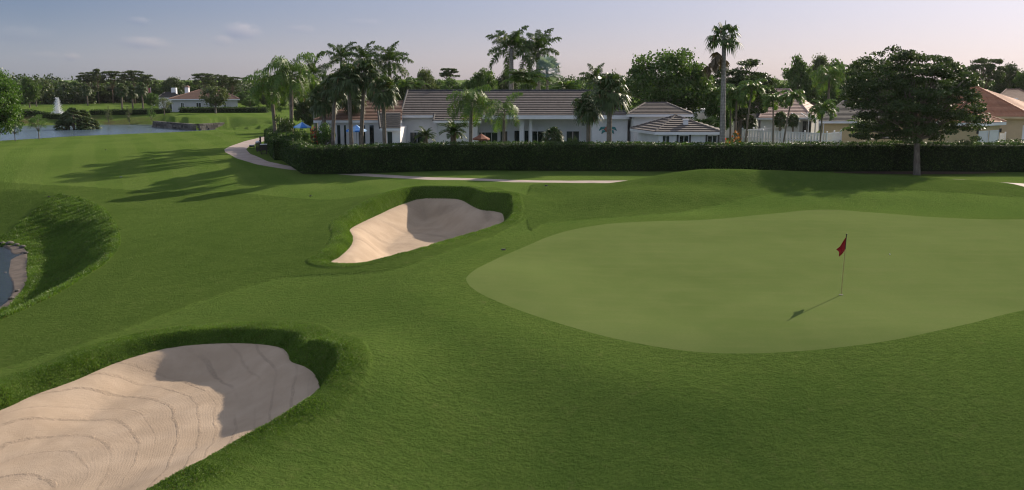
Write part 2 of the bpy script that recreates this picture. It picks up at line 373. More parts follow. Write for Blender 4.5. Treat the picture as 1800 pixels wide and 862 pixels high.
def sand_material(name, cx, cy, freq, amount):
    m, t, b, o = mat(name); p = pos(t)
    q = t.vmath('SUBTRACT', p, (cx, cy, 0)); q = t.vmath('MULTIPLY', q, (1, .42, 0))
    warp = t.noise(p, .30, 3, .5, out='Color'); q = t.vmath('ADD', q, t.vmath('MULTIPLY', warp, (.7, .7, 0)))
    r = t.vmath('LENGTH', q)
    # broad raked ridges and fine tine marks
    s1 = t.math('SINE', t.math('MULTIPLY', r, 6.283*freq)); s2 = t.math('SINE', t.math('MULTIPLY', r, 6.283*freq*7.3))
    ridge = t.ramp(t.math('ADD', s1, t.math('MULTIPLY', t.math('SINE', t.math('MULTIPLY', r, 6.283*freq*2.63)), .35)), .72, 1.2)
    patch = t.noise(p, .35, 3, .6); grain = t.noise(p, 38, 3, .7); lump = t.noise(p, 5.5, 5, .65)
    ridge = t.math('MULTIPLY', ridge, t.ramp(patch, .30, .55))
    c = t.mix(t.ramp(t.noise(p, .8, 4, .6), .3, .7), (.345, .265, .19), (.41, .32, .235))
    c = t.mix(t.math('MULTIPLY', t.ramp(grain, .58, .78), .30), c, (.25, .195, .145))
    c = t.mix(t.math('MULTIPLY', t.math('MULTIPLY', ridge, t.ramp(grain, .38, .56)), amount*1.1), c, (.15, .118, .088))  # shadow of the rake ridges painted in as dark specks
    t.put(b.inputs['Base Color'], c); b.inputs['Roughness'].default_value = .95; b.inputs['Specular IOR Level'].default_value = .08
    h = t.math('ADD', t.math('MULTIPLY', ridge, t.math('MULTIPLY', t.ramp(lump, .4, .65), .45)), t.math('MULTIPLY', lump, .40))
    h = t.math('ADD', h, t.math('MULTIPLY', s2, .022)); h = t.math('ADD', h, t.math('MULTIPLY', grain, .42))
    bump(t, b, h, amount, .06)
    return m

def water_material(name, c, scale):
    m, t, b, o = mat(name); p = pos(t)
    t.put(b.inputs['Base Color'], (*c, 1)); b.inputs['Roughness'].default_value = .16; b.inputs['IOR'].default_value = 1.33
    n = t.noise(t.vmath('MULTIPLY', p, (.8, 1.5, 1)), scale, 4, .6); n2 = t.noise(p, scale*3.1, 3, .6)
    bump(t, b, t.math('ADD', n, t.math('MULTIPLY', n2, .4)),   .75, .12)
    return m

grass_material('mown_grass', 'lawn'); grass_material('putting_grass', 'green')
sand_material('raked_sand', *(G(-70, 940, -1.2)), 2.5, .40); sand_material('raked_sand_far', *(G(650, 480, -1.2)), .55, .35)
water_material('lake_water', (.075, .115, .150), .9); water_material('pond_water', (.010, .020, .030), 2.4)
plain('path_concrete', (.31, .25, .22), .85, .14, .7, bumpy=.2, bscale=30)
plain('wet_sand', (.115, .09, .07), .8, .25, 2.0, bumpy=.5, bscale=9)
plain('white_stucco', (.76, .745, .74), .8, .07, .6, bumpy=.15, bscale=40)
plain('far_stucco', (.46, .45, .43), .85, .08, .6)
plain('white_trim', (.72, .71, .72), .5, .05, 1.0)
plain('white_vinyl', (.72, .71, .71), .4, .04, 1.0)
plain('cream_stucco', (.50, .38, .24), .85, .08, .5, bumpy=.15, bscale=40)
plain('yellow_stucco', (.55, .42, .24), .85, .08, .5, bumpy=.15, bscale=40)
plain('dark_metal', (.018, .017, .016), .45, .2, 4)
plain('brown_plastic', (.030, .024, .020), .5, .2, 3)
plain('grey_plastic', (.30, .31, .30), .5, .15, 3)
plain('white_plastic', (.62, .62, .64), .4, .1, 6)
plain('screen_frame', (.62, .62, .62), .4, .05, 2)
plain('curtain', (.30, .30, .29), .8, .2, 6)
plain('teal_paint', (.05, .22, .22), .4, .3, 5)
plain('coral_paint', (.30, .12, .08), .5, .3, 5)
plain('red_cloth', (.30, .012, .016), .8, .25, 6)
plain('blue_canvas', (.045, .20, .58), .8, .1, 2)
plain('pale_blue_canvas', (.30, .48, .72), .8, .1, 2)
plain('rust_canvas', (.25, .10, .065), .8, .15, 2)
plain('pole_yellow', (.36, .29, .11), .4, .1, 3)
plain('pole_dark', (.03, .015, .012), .5, .1, 3)
plain('hole_liner', (.02, .02, .02), .6, .1, 3)
plain('golf_ball_white', (.8, .8, .78), .35, .02, 10)
plain('mulch', (.055, .030, .020), .95, .4, 4, bumpy=.8, bscale=12)
plain('soil', (.075, .055, .035), .95, .4, 1.5, bumpy=.5, bscale=6)
plain('patio', (.22, .20, .18), .9, .12, .8)
plain('gravel_drive', (.25, .23, .21), .9, .12, .8)
plain('spray', (.75, .77, .80), .6, .04, 3)
plain('flag_stripes', (.35, .10, .12), .8, .3, 2)
def glass_mat():
    m, t, b, o = mat('window_glass')
    n = t.noise(objc(t), .8, 2)
    t.put(b.inputs['Base Color'], t.mix(t.ramp(n, .35, .65), (.012, .018, .020), (.035, .050, .052))); b.inputs['Roughness'].default_value = .06
    b.inputs['Specular IOR Level'].default_value = .7
    return m
glass_mat()
def screen_mat():
    m, t, b, o = mat('insect_screen')
    b.inputs['Base Color'].default_value = (.05, .05, .05, 1); b.inputs['Roughness'].default_value = .9
    tr = t.node('ShaderNodeBsdfTransparent'); mx = t.node('ShaderNodeMixShader'); mx.inputs[0].default_value = .45
    t.link(tr.outputs[0], mx.inputs[1]); t.link(b.outputs[0], mx.inputs[2]); t.link(mx.outputs[0], o.inputs[0])
screen_mat()
def roof_mat(name, a, c2, streak):
    m, t, b, o = mat(name); p = objc(t)
    r = t.node('ShaderNodeNewGeometry').outputs['Random Per Island']
    br = t.node('ShaderNodeTexBrick'); br.offset = .5; t.link(t.vmath('MULTIPLY', p, (1, 1, 2.9)), br.inputs[0])
    n = t.noise(p, 1.7, 5, .65); n2 = t.noise(t.vmath('MULTIPLY', p, (3.2, 3.2, 8)), 1.0, 2, .5)
    c = t.mix(t.ramp(n, .3, .7), a, c2); c = t.mix(t.math('MULTIPLY', t.ramp(n2, .45, .75), .5), c, streak)
    c = t.mix(t.math('MULTIPLY', r, .3), c, tuple(k*.6 for k in a))
    st = t.noise(t.vmath('MULTIPLY', p, (2.0, .35, .35)), 1.0, 4, .6)
    c = t.mix(t.math('MULTIPLY', t.ramp(st, .5, .8), .4), c, tuple(k*.45 for k in a))
    t.put(b.inputs['Base Color'], c); b.inputs['Roughness'].default_value = .8; b.inputs['Specular IOR Level'].default_value = .25
    bump(t, b, t.noise(p, 14, 3, .6), .3, .02)
roof_mat('brown_roof_tile', (.125, .108, .098), (.165, .14, .125), (.20, .17, .15))
roof_mat('rust_roof_tile', (.20, .12, .09), (.26, .16, .115), (.29, .19, .14))
roof_mat('pink_roof_tile', (.38, .26, .22), (.44, .31, .26), (.48, .36, .31))
roof_mat('slate_roof_tile', (.055, .055, .056), (.08, .078, .078), (.10, .095, .095))
roof_mat('terracotta_roof_tile', (.36, .17, .10), (.46, .22, .13), (.50, .28, .17))
def stone_mat():
    m, t, b, o = mat('wall_stone'); p = objc(t)
    r = t.node('ShaderNodeNewGeometry').outputs['Random Per Island']
    c = t.mix(r, (.03, .028, .025), (.16, .145, .125)); c = t.mix(t.math('MULTIPLY', t.ramp(t.noise(p, 2.5, 5, .65), .4, .7), .7), c, (.035, .033, .028))
    t.put(b.inputs['Base Color'], c); b.inputs['Roughness'].default_value = .95; bump(t, b, t.noise(p, 5, 5, .65), .9, .06)
stone_mat()
foliage('hedge_leaf', (.008, .022, .005), (.044, .078, .014), .5, .32, .3)
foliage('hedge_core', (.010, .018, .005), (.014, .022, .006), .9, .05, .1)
foliage('oak_leaf', (.030, .062, .013), (.075, .115, .028), .5, .30, .3)
foliage('dark_leaf', (.020, .036, .010), (.048, .070, .020), .5, .22, .3)
foliage('fresh_leaf', (.032, .072, .014), (.075, .13, .026), .5, .32, .3)
foliage('pine_leaf', (.028, .042, .016), (.060, .080, .030), .6, .22, .2)
foliage('olive_leaf', (.042, .056, .022), (.085, .105, .042), .55, .28, .3)
foliage('palm_leaf', (.024, .050, .012), (.060, .095, .024), .38, .25, .5, dead=(.16, .11, .06), dead_share=.02)
foliage('queen_leaf', (.038, .080, .015), (.105, .155, .034), .38, .30, .5, dead=(.16, .11, .06), dead_share=.02)
foliage('sabal_leaf', (.026, .048, .014), (.070, .095, .034), .36, .22, .55, dead=(.20, .15, .08), dead_share=.03)
foliage('silver_leaf', (.14, .19, .19), (.24, .29, .29), .45, .15, .5)
foliage('dead_frond', (.05, .035, .022), (.10, .075, .05), .8, .15, .2)
foliage('red_bloom', (.28, .01, .012), (.45, .03, .02), .6, .3, .2)
foliage('orange_bloom', (.30, .07, .012), (.45, .16, .02), .6, .3, .2)
foliage('rough_blade', (.050, .096, .015), (.098, .150, .028), .5, .35, .3, dead=(.12, .10, .04), dead_share=.03)
bark('grey_bark', (.17, .145, .12)); bark('brown_bark', (.13, .095, .065)); bark('palm_bark', (.20, .165, .13), 2.6); bark('royal_bark', (.27, .25, .22), 1.2); bark('green_shaft', (.10, .14, .05))
M = MATS

# ------------------------------------------------------------------ mesh builder
class MB:
    def __init__(s): s.v = []; s.f = []; s.n = 0
    def add(s, v, f):
        s.v.append(np.asarray(v, float).reshape(-1, 3)); s.f.extend([tuple(int(i)+s.n for i in q) for q in f]); s.n += len(s.v[-1]); return s
    def addq(s, v, k):
        """a run of separate k-gons"""
        v = np.asarray(v, float).reshape(-1, 3); idx = (np.arange(len(v)).reshape(-1, k)+s.n).tolist()
        s.v.append(v); s.f.extend(map(tuple, idx)); s.n += len(v); return s
    def box(s, c, d, rz=0.0, taper=1.0):
        x, y, z = (k/2 for k in d); P = []
        for zz, q in ((-z, 1), (z, taper)):
            for a, b in ((-x, -y), (x, -y), (x, y), (-x, y)):
                a, b = a*q, b*q
                P.append((c[0]+a*math.cos(rz)-b*math.sin(rz), c[1]+a*math.sin(rz)+b*math.cos(rz), c[2]+zz))
        return s.add(P, [(3, 2, 1, 0), (4, 5, 6, 7), (0, 1, 5, 4), (1, 2, 6, 5), (2, 3, 7, 6), (3, 0, 4, 7)])
    def bar(s, a, b, w, h=None):
        """box-section bar from a to b"""
        a, b = Vector(a), Vector(b); h = h or w; d = (b-a).normalized()
        u = d.cross(Vector((0, 0, 1)));  u = u.normalized() if u.length > 1e-3 else Vector((1, 0, 0)); v = u.cross(d)
        P = [tuple(p+u*(sx*w/2)+v*(sy*h/2)) for p in (a, b) for sx, sy in ((-1, -1), (1, -1), (1, 1), (-1, 1))]
        return s.add(P, [(0, 1, 2, 3), (7, 6, 5, 4), (4, 5, 1, 0), (5, 6, 2, 1), (6, 7, 3, 2), (7, 4, 0, 3)])
    def tube(s, pts, rad, k=8, cap=True):
        pts = [Vector(p) for p in pts]; V = []; n = len(pts)
        if not hasattr(rad, '__len__'): rad = [rad]*n
        for i, p in enumerate(pts):
            d = (pts[min(i+1, n-1)]-pts[max(i-1, 0)]).normalized()
            r = Vector((0, 1, 0)) if abs(d.y) < .9 else Vector((1, 0, 0))
            u = d.cross(r).normalized(); w = d.cross(u)
            for j in range(k):
                a = 2*math.pi*j/k; V.append(tuple(p+(u*math.cos(a)+w*math.sin(a))*rad[i]))
        Fc = [(i*k+j, (i+1)*k+j, (i+1)*k+(j+1) % k, i*k+(j+1) % k) for i in range(n-1) for j in range(k)]
        if cap: Fc += [tuple(range(k)), tuple(range((n-1)*k+k-1, (n-1)*k-1, -1))]
        return s.add(V, Fc)
    def ball(s, c, r, n=8, m=12, sz=1.0):
        V = [(c[0]+r*math.sin(math.pi*i/n)*math.cos(2*math.pi*j/m), c[1]+r*math.sin(math.pi*i/n)*math.sin(2*math.pi*j/m), c[2]+r*sz*math.cos(math.pi*i/n)) for i in range(n+1) for j in range(m)]
        return s.add(V, [(i*m+j, (i+1)*m+j, (i+1)*m+(j+1) % m, i*m+(j+1) % m) for i in range(n) for j in range(m)])
    def prism(s, poly, z0, z1):
        n = len(poly); V = [(p[0], p[1], z0) for p in poly]+[(p[0], p[1], z1) for p in poly]
        return s.add(V, [tuple(range(n-1, -1, -1)), tuple(range(n, 2*n))]+[(i, (i+1) % n, n+(i+1) % n, n+i) for i in range(n)])
    def build(s, name, material, parent=None, smooth=False, loc=None):
        me = bpy.data.meshes.new(name); me.from_pydata(np.vstack(s.v).tolist(), [], s.f); me.update()
        if smooth: me.polygons.foreach_set('use_smooth', np.ones(len(me.polygons), bool))
        me.materials.append(material); o = bpy.data.objects.new(name, me); COL.objects.link(o)
        if parent: o.parent = parent
        if loc is not None: o.location = loc
        return o
def tag(o, label, cat, group=None):
    o['label'] = label; o['category'] = cat
    if group: o['group'] = group
    return o
def struct(o, kind='structure'):
    o['kind'] = kind; return o
def thing(name, label, cat, loc=(0, 0, 0), rz=0.0, group=None):
    o = bpy.data.objects.new(name, None); COL.objects.link(o); o.empty_display_size = .3
    o.location = loc; o.rotation_euler = (0, 0, rz)
    return tag(o, label, cat, group)
def dup(root, loc, rz=0.0, scale=(1, 1, 1), label=None, group=None):
    r = root.copy(); COL.objects.link(r); r.location = loc; r.rotation_euler = (0, 0, rz); r.scale = scale
    if label: r['label'] = label
    if group: r['group'] = group
    elif 'group' in r: del r['group']
    for ch in list(root.children):
        c = ch.copy(); COL.objects.link(c); c.parent = r
        for g in ch.children:
            d = g.copy(); COL.objects.link(d); d.parent = c
    return r

# ------------------------------------------------------------------ the ground, cut into lawn, putting green, sand and path
def make_ground():
    s = np.concatenate([np.geomspace(2600, 860, 26)[:-1], np.arange(860, 310, -1.5), np.arange(310, 172, -.55), np.arange(172, 126, -1.5), np.arange(126, 6, -1.5), np.geomspace(6, 1.2, 10)])
    R = CAMH*1600/s
    A = np.concatenate([np.arange(-180, -36, 4), np.arange(-36, -33, .5), np.arange(-33, 33, .066), np.arange(33, 36, .5), np.arange(36, 180, 4)])
    A = np.radians(A); nr, na = len(R), len(A)
    rr, aa = np.meshgrid(R, A, indexing='ij'); x = (rr*np.sin(aa)).ravel(); y = (rr*np.cos(aa)).ravel()
    f = fields(x, y); z = height(x, y, f)
    i, j = np.meshgrid(np.arange(nr-1), np.arange(na), indexing='ij'); j2 = (j+1) % na
    Q = np.stack([i*na+j, i*na+j2, (i+1)*na+j2, (i+1)*na+j], -1).reshape(-1, 4)[:, ::-1]
    keys = ['green', 'b1', 'b2', 'path', 'p1b']
    beach = np.maximum(f['p1o'], -9.0)
    sv = np.stack([f['green'], f['b1'], f['b2'], f['path'], np.maximum(beach, f['p1t'])], -1)
    D = np.hstack([np.stack([x, y, z], -1), sv, f['rough'][:, None], f['semi'][:, None]])
    neg = sv <= 0; qn = neg[Q]; cnt = qn.sum(1)          # quads x regions
    faces = {k: [] for k in keys+['lawn']}
    pure_out = (cnt == 0).all(1); faces['lawn'] += Q[pure_out].tolist()
    rest = ~pure_out
    mixed = rest & ((cnt > 0) & (cnt < 4)).any(1)
    for k, key in enumerate(keys):
        full = rest & ~mixed & (cnt[:, k] == 4)
        full &= ~(cnt[:, :k] == 4).any(1)
        faces[key] += Q[full].tolist()
    extra = []; look = {}; n0 = len(D)
    def vid(v):
        kk = (round(v[0], 4), round(v[1], 4)); i_ = look.get(kk)
        if i_ is None: i_ = n0+len(extra); extra.append(v); look[kk] = i_
        return i_
    def clip(P, c):
        a, b = [], []; n = len(P)
        for q in range(n):
            u, v = P[q], P[(q+1) % n]; su, sv_ = u[c], v[c]
            (a if su <= 0 else b).append(u)
            if (su <= 0) != (sv_ <= 0):
                t = su/(su-sv_); w = u+(v-u)*t; a.append(w); b.append(w)
        return a, b
    for q in Q[mixed]:
        for i_ in q: look.setdefault((round(D[i_, 0], 4), round(D[i_, 1], 4)), int(i_))
    for q in Q[mixed]:
        P = [D[i_] for i_ in q]
        for k, key in enumerate(keys):
            ins, P = clip(P, 3+k)
            if len(ins) >= 3:
                ids = list(dict.fromkeys(vid(v) for v in ins))
                if len(ids) >= 3: faces[key].append(ids)
            if len(P) < 3: break
        if len(P) >= 3:
            ids = list(dict.fromkeys(vid(v) for v in P))
            if len(ids) >= 3: faces['lawn'].append(ids)
    # centre cap under the camera
    c0 = len(D)+len(extra); cz = np.zeros(D.shape[1]); cz[2] = z[:na].mean(); cz[3:] = 9; extra.append(cz)
    faces['lawn'] += [(c0, (jj+1) % na, jj) for jj in range(na)]
    D = np.vstack([D, np.array(extra)])
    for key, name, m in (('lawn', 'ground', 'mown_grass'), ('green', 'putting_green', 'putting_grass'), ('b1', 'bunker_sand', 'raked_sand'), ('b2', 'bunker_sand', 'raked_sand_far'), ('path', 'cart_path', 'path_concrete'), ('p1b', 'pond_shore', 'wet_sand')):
        fs = faces[key]
        if not fs: print('empty region', key); continue
        lens = np.array([len(q) for q in fs]); flat = np.fromiter((i_ for q in fs for i_ in q), int)
        used, inv = np.unique(flat, return_inverse=True)
        me = bpy.data.meshes.new(name); me.vertices.add(len(used)); me.vertices.foreach_set('co', D[used, :3].ravel())
        me.loops.add(len(flat)); me.loops.foreach_set('vertex_index', inv.ravel())
        me.polygons.add(len(lens)); me.polygons.foreach_set('loop_start', np.concatenate([[0], np.cumsum(lens)[:-1]])); me.polygons.foreach_set('loop_total', lens)
        me.polygons.foreach_set('use_smooth', np.ones(len(lens), bool)); me.update(calc_edges=True); me.validate()
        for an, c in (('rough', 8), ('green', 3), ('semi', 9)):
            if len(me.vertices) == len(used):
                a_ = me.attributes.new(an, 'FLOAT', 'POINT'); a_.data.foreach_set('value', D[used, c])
        me.materials.append(M[m]); o = bpy.data.objects.new(name, me); COL.objects.link(o); struct(o)
make_ground()

def water(name, poly, z, m, grow):
    c = poly.mean(0); n = len(poly); P = []
    for i in range(n):
        t = poly[(i+1) % n]-poly[i-1]; nrm = np.array([t[1], -t[0]])/(np.hypot(*t)+1e-9)
        if np.dot(nrm, poly[i]-c) < 0 and False: nrm = -nrm
        P.append(poly[i]+nrm*grow)
    P = np.array(P)
    area = .5*np.sum(poly[:, 0]*np.roll(poly[:, 1], -1)-np.roll(poly[:, 0], -1)*poly[:, 1])
    if area < 0: P = 2*poly-P; P = P[::-1]
    mb = MB(); mb.add([(p[0], p[1], z) for p in P], [tuple(range(n))])
    return struct(mb.build(name, m))
water('lake_water', P2p, P2W, M['lake_water'], .35)
water('pond_water', P1toe, P1W, M['pond_water'], -.05)

# ------------------------------------------------------------------ foliage generators (pure numpy)
def rvec(rg, n):
    v = rg.normal(size=(n, 3)); return v/np.linalg.norm(v, axis=1)[:, None]
def leaf_quads(rg, c, L, Wd, up=0.0, droop=0.0):
    """pointed leaves at centres c"""
    n = len(c); u = rvec(rg, n); u[:, 2] -= droop; u /= np.linalg.norm(u, axis=1)[:, None]
    v = rvec(rg, n)
    if up: v[:, 2] *= (1-up)
    v -= (v*u).sum(1)[:, None]*u; v /= np.linalg.norm(v, axis=1)[:, None]+1e-9
    s = rg.uniform(.65, 1.3, n)[:, None]
    u = u*s*L/2; v = v*s*Wd/2
    return np.stack([c-u, c+v-u*.1, c+u, c-v-u*.1], 1).reshape(-1, 3)
def clump_leaves(rg, c, r, n, L, Wd, flat=.75):
    d = rvec(rg, n)*(rg.uniform(.15, 1, n)**.6)[:, None]*r
    d[:, 2] *= flat
    return leaf_quads(rg, c+d, L, Wd)
def curve_pts(a, b, sag, n=6):
    a, b = np.array(a, float), np.array(b, float)
    return [tuple(a+(b-a)*t+np.array([0, 0, sag*4*t*(1-t)])) for t in np.linspace(0, 1, n)]

def broad_tree(seed, H, R, trunk_h, trunk_r, nclump, per, leaf=(.30, .17), flat=.75, style='round', rc=.24, lean=0.0, low=0.0, multi=1):
    """returns (trunk MB, crown MB); crown radius R about the axis, from trunk_h to H"""
    rg = np.random.RandomState(seed); tr, cr = MB(), MB()
    ch = H-trunk_h; cz = trunk_h+ch*.48
    C = []
    while len(C) < nclump:
        v = rvec(rg, 1)[0]; rad = rg.uniform(.35, 1)**.55
        p = v*rad
        if style == 'round':
            q = np.array([p[0]*R*.84, p[1]*R*.84, cz+p[2]*ch*.46])
            if p[2] < -.55 and rg.rand() > .35+low: continue
        elif style == 'umbrella':       # flat layers spreading at the top
            tier = rg.choice([.98, .84, .70, .55], p=[.32, .27, .23, .18])
            rr = R*(1.0 if tier < .9 else .72)*math.sqrt(rg.rand()); a = rg.rand()*6.28
            q = np.array([rr*math.cos(a), rr*math.sin(a), trunk_h+ch*tier-.12*ch*(rr/R)**2])
        elif style == 'tiers':          # broad dome of stacked layers
            rr = R*.95*math.sqrt(rg.uniform(.0, 1)); a = rg.rand()*6.28; w_ = rr/R
            hi = trunk_h+ch*(.95-.30*w_**2.4); lo = trunk_h+ch*(.07-.08*w_+.25*max(0, w_-.8)); t = rg.rand()**.75
            t = .5*t+.5*round(t*6)/6; q = np.array([rr*math.cos(a), rr*math.sin(a), lo+(hi-lo)*t+rg.normal(0, .012*ch)])
        C.append(q)
    C = np.array(C); C[:, 0] += lean*(C[:, 2]-trunk_h)
    for q in C:
        r_ = R*rc*rg.uniform(.65, 1.3); n = int(per*rg.uniform(.6, 1.3)*(r_/(R*rc))**1.5)
        cr.addq(clump_leaves(rg, q, r_, n, leaf[0], leaf[1], flat), 4)
        k = max(2, int(n*.06)); o = rvec(rg, k)*r_*rg.uniform(.9, 1.5, k)[:, None]*np.array([1, 1, flat])
        cr.addq(leaf_quads(rg, q+o, leaf[0], leaf[1]), 4)
    fork = np.array([lean*trunk_h*.3, 0, trunk_h*1.02])
    tr.tube(curve_pts((0, 0, -.3), fork, 0, 5), [trunk_r*1.5, trunk_r*1.12, trunk_r, trunk_r*.92, trunk_r*.85], 10)
    idx = rg.choice(len(C), min(len(C), 8+nclump//6), replace=False)
    for i in idx:
        q = C[i]; e = q-(q-fork)*.12
        m = fork+(e-fork)*.45+np.array([0, 0, .10*ch])*rg.uniform(-.4, 1)
        w = trunk_r*rg.uniform(.28, .5)
        pts = [tuple((1-t)**2*fork+2*t*(1-t)*m+t*t*e) for t in np.linspace(0, 1, 7)]
        tr.tube(pts, np.linspace(w, .025, 7), 6)
        for _ in range(2):
            e2 = q+rvec(rg, 1)[0]*R*rc; b = np.array(pts[4])
            tr.tube([tuple(b), tuple((b+e2)/2+np.array([0, 0, .1])), tuple(e2)], [w*.4, w*.25, .015], 5)
    return tr, cr

def frond(rg, L, az, el, droop, nleaf, ll, lw, vee=.5, plumose=0.0, hang=.3):
    """pinnate palm frond from the origin: rachis with leaflets on both sides; returns (tris, rachis points)"""
    n = 14; t = np.linspace(0, 1, n); ang = el-droop*t**1.25
    step = L/(n-1); rad = np.concatenate([[0], np.cumsum(np.cos(ang[:-1])*step)]); zz = np.concatenate([[0], np.cumsum(np.sin(ang[:-1])*step)])
    hx, hy = math.cos(az), math.sin(az); P = np.stack([rad*hx, rad*hy, zz], 1)
    side = np.array([-hy, hx, 0]); V = []
    tt = np.linspace(.14, 1, nleaf)
    pts = np.stack([np.interp(tt, t, P[:, k]) for k in range(3)], 1)
    d = np.gradient(pts, axis=0); d /= np.linalg.norm(d, axis=1)[:, None]
    nrm = np.cross(side, d); nrm[nrm[:, 2] < 0] *= -1
    for s in (-1, 1):
        out = side*s+d*.55+nrm*(vee+rg.normal(0, .15+plumose, (nleaf, 1)))
        out /= np.linalg.norm(out, axis=1)[:, None]
        ln = ll*np.sin(np.clip(tt*.9+.12, 0, 1)*math.pi)**.5*rg.uniform(.8, 1.15, nleaf)
        mid = pts+out*(ln*.55)[:, None]; tip = pts+out*(ln*.92)[:, None]; tip[:, 2] -= ln*hang
        w = d*lw*.5
        a, b = pts-w*.6, pts+w*.6
        V.append(np.stack([a, b, mid+w, mid-w], 1).reshape(-1, 3)); V.append(np.stack([mid-w, mid+w, tip+w*.15, tip-w*.15], 1).reshape(-1, 3))
    return np.vstack(V), P
def fan(rg, az, el, pet, r, nseg=16, spread=4.2, droop=.5, w=.085):
    """costapalmate palm leaf: petiole then a folded fan"""
    h = np.array([math.cos(az)*math.cos(el), math.sin(az)*math.cos(el), math.sin(el)]); c = h*pet; c[2] -= .12*pet*max(0, math.cos(el))
    side = np.array([-math.sin(az), math.cos(az), 0]); tilt = rg.normal(0, .25); upv = np.cross(h, side); 
    if upv[2] < 0: upv = -upv
    side = side*math.cos(tilt)+upv*math.sin(tilt)
    a = np.linspace(-spread/2, spread/2, nseg)+rg.normal(0, .04, nseg)
    d = np.cos(a)[:, None]*h+np.sin(a)[:, None]*side
    ln = r*(.78+.22*np.cos(a*.6))*rg.uniform(.85, 1.1, nseg)
    q = np.cross(d, upv); q /= np.linalg.norm(q, axis=1)[:, None]+1e-9; q = q*w*.5*r
    mid = c+d*(ln*.6)[:, None]; mid[:, 2] -= ln*.06; tip = c+d*ln[:, None]*.95; tip[:, 2] -= ln*droop*rg.uniform(.5, 1.3, nseg)
    b = np.repeat(c[None], nseg, 0)
    return np.vstack([np.stack([b-q*.2, b+q*.2, mid+q*1.3, mid-q*1.3], 1).reshape(-1, 3), np.stack([mid-q*1.3, mid+q*1.3, tip+q*.15, tip-q*.15], 1).reshape(-1, 3)]), c

def palm_mesh(kind, seed, H, s=1.0, lean=0.0, nf=0):
    """trunk MB, crown MB, extra dict of part name -> (MB, material); base at the origin, crown centre at height H"""
    rg = np.random.RandomState(seed); tr, cr, ex = MB(), MB(), {}
    top = np.array([lean*H, rg.normal(0, .03)*H, H])
    def trunk(r0, r1, bulge=0.0):
        t = np.linspace(0, 1, 9); P = [tuple(np.array([lean*H*(u**1.6), top[1]*u, -.3+(H+.3)*u])) for u in t]
        rr = [r0*(1.35 if u == 0 else 1)+(r1-r0)*u+bulge*math.sin(u*math.pi) for u in t]; tr.tube(P, rr, 9)
    def put(V, off=(0, 0, 0)): cr.addq(V+top+np.array(off), 4)
    def pinn(n, L, els, droop, nl, ll, lw, **kw):
        for i in range(n):
            az = i*2.39996+rg.normal(0, .2); e = els[0]+(els[1]-els[0])*((i+.5)/n)+rg.normal(0, .08)
            V, P = frond(rg, L*s*rg.uniform(.85, 1.1), az, e, droop*rg.uniform(.8, 1.2), nl, ll*s, lw*s, **kw); put(V)
            cr.tube([tuple(p+top) for p in P[::3]], [.035*s, .028*s, .02*s, .012*s, .006*s][:len(P[::3])], 4)
    if kind == 'queen':
        trunk(.20*s, .15*s); pinn(nf or 15, 3.4, (1.45, -.5), 2.0, 56, .85, .075, vee=.15, plumose=.35, hang=.65)
    elif kind == 'royal':
        trunk(.28*s, .20*s, .05*s); pinn(nf or 15, 3.4, (1.5, -.5), 1.25, 70, .72, .10, vee=.30, plumose=.55, hang=.35)
        sh = MB(); sh.tube([tuple(top-[0, 0, 1.5*s]), tuple(top-[0, 0, .8*s]), tuple(top)], [.21*s, .23*s, .1*s], 9); ex['crownshaft'] = (sh, M['green_shaft'])
    elif kind == 'adonidia':
        trunk(.10*s, .075*s); pinn(13, 1.85, (1.25, -.2), 2.0, 32, .6, .11, vee=.35, plumose=.12, hang=.4)
        sh = MB(); sh.tube([tuple(top-[0, 0, .8*s]), tuple(top-[0, 0, .4*s]), tuple(top)], [.08*s, .10*s, .05*s], 8); ex['crownshaft'] = (sh, M['green_shaft'])
    elif kind == 'areca':
        for k in range(7):
            a = rg.rand()*6.28; tr.tube([(0, 0, -.2), (.2*math.cos(a), .2*math.sin(a), H*.5), (.5*math.cos(a), .5*math.sin(a), H)], [.06, .05, .04], 6)
            for i in range(6):
                V, P = frond(rg, 2.3*s*rg.uniform(.8, 1.1), rg.rand()*6.28, rg.uniform(.5, 1.4), 1.5, 30, .6*s, .085*s, vee=.4, hang=.4)
                cr.addq(V+np.array([.5*math.cos(a), .5*math.sin(a), H]), 4)
    elif kind in ('sabal', 'bismarck', 'washingtonia'):
        if kind == 'sabal': trunk(.20*s, .17*s); n, pet, r, els, dr = 46, .85, .95, (1.5, -1.05), .55
        elif kind == 'bismarck': trunk(.24*s, .2*s); n, pet, r, els, dr = 26, 1.25, 1.35, (1.5, -.6), .12
        else: trunk(.25*s, .15*s); n, pet, r, els, dr = 19, .75, .80, (1.5, -.85), .7
        for i in range(n):
            az = i*2.39996+rg.normal(0, .2); e = els[0]+(els[1]-els[0])*((i+.5)/n)**.9+rg.normal(0, .12)
            V, c = fan(rg, az, e, pet*s*rg.uniform(.85, 1.1), r*s*rg.uniform(.85, 1.12), droop=dr, w=.13); put(V)
            cr.tube([tuple(top), tuple(top+c)], [.03*s, .015*s], 4)
        if kind in ('sabal', 'washingtonia'):
            dd = MB()
            for i in range(9 if kind == 'sabal' else 12):
                V, c = fan(rg, rg.rand()*6.28 if kind == 'sabal' else math.pi+rg.normal(0, .9), rg.uniform(-1.35, -1.0), (.5 if kind == 'sabal' else 1.2+rg.rand()*1.3)*s, .75*s, spread=2.2, droop=.3, w=.12); dd.addq(V+top, 4)
            ex['dead_fronds'] = (dd, M['dead_frond'])
    elif kind == 'cycad':
        trunk(.22*s, .2*s); pinn(22, 1.25, (1.3, -.1), 1.3, 30, .32, .05, vee=.3, hang=.15)
    return tr, cr, ex
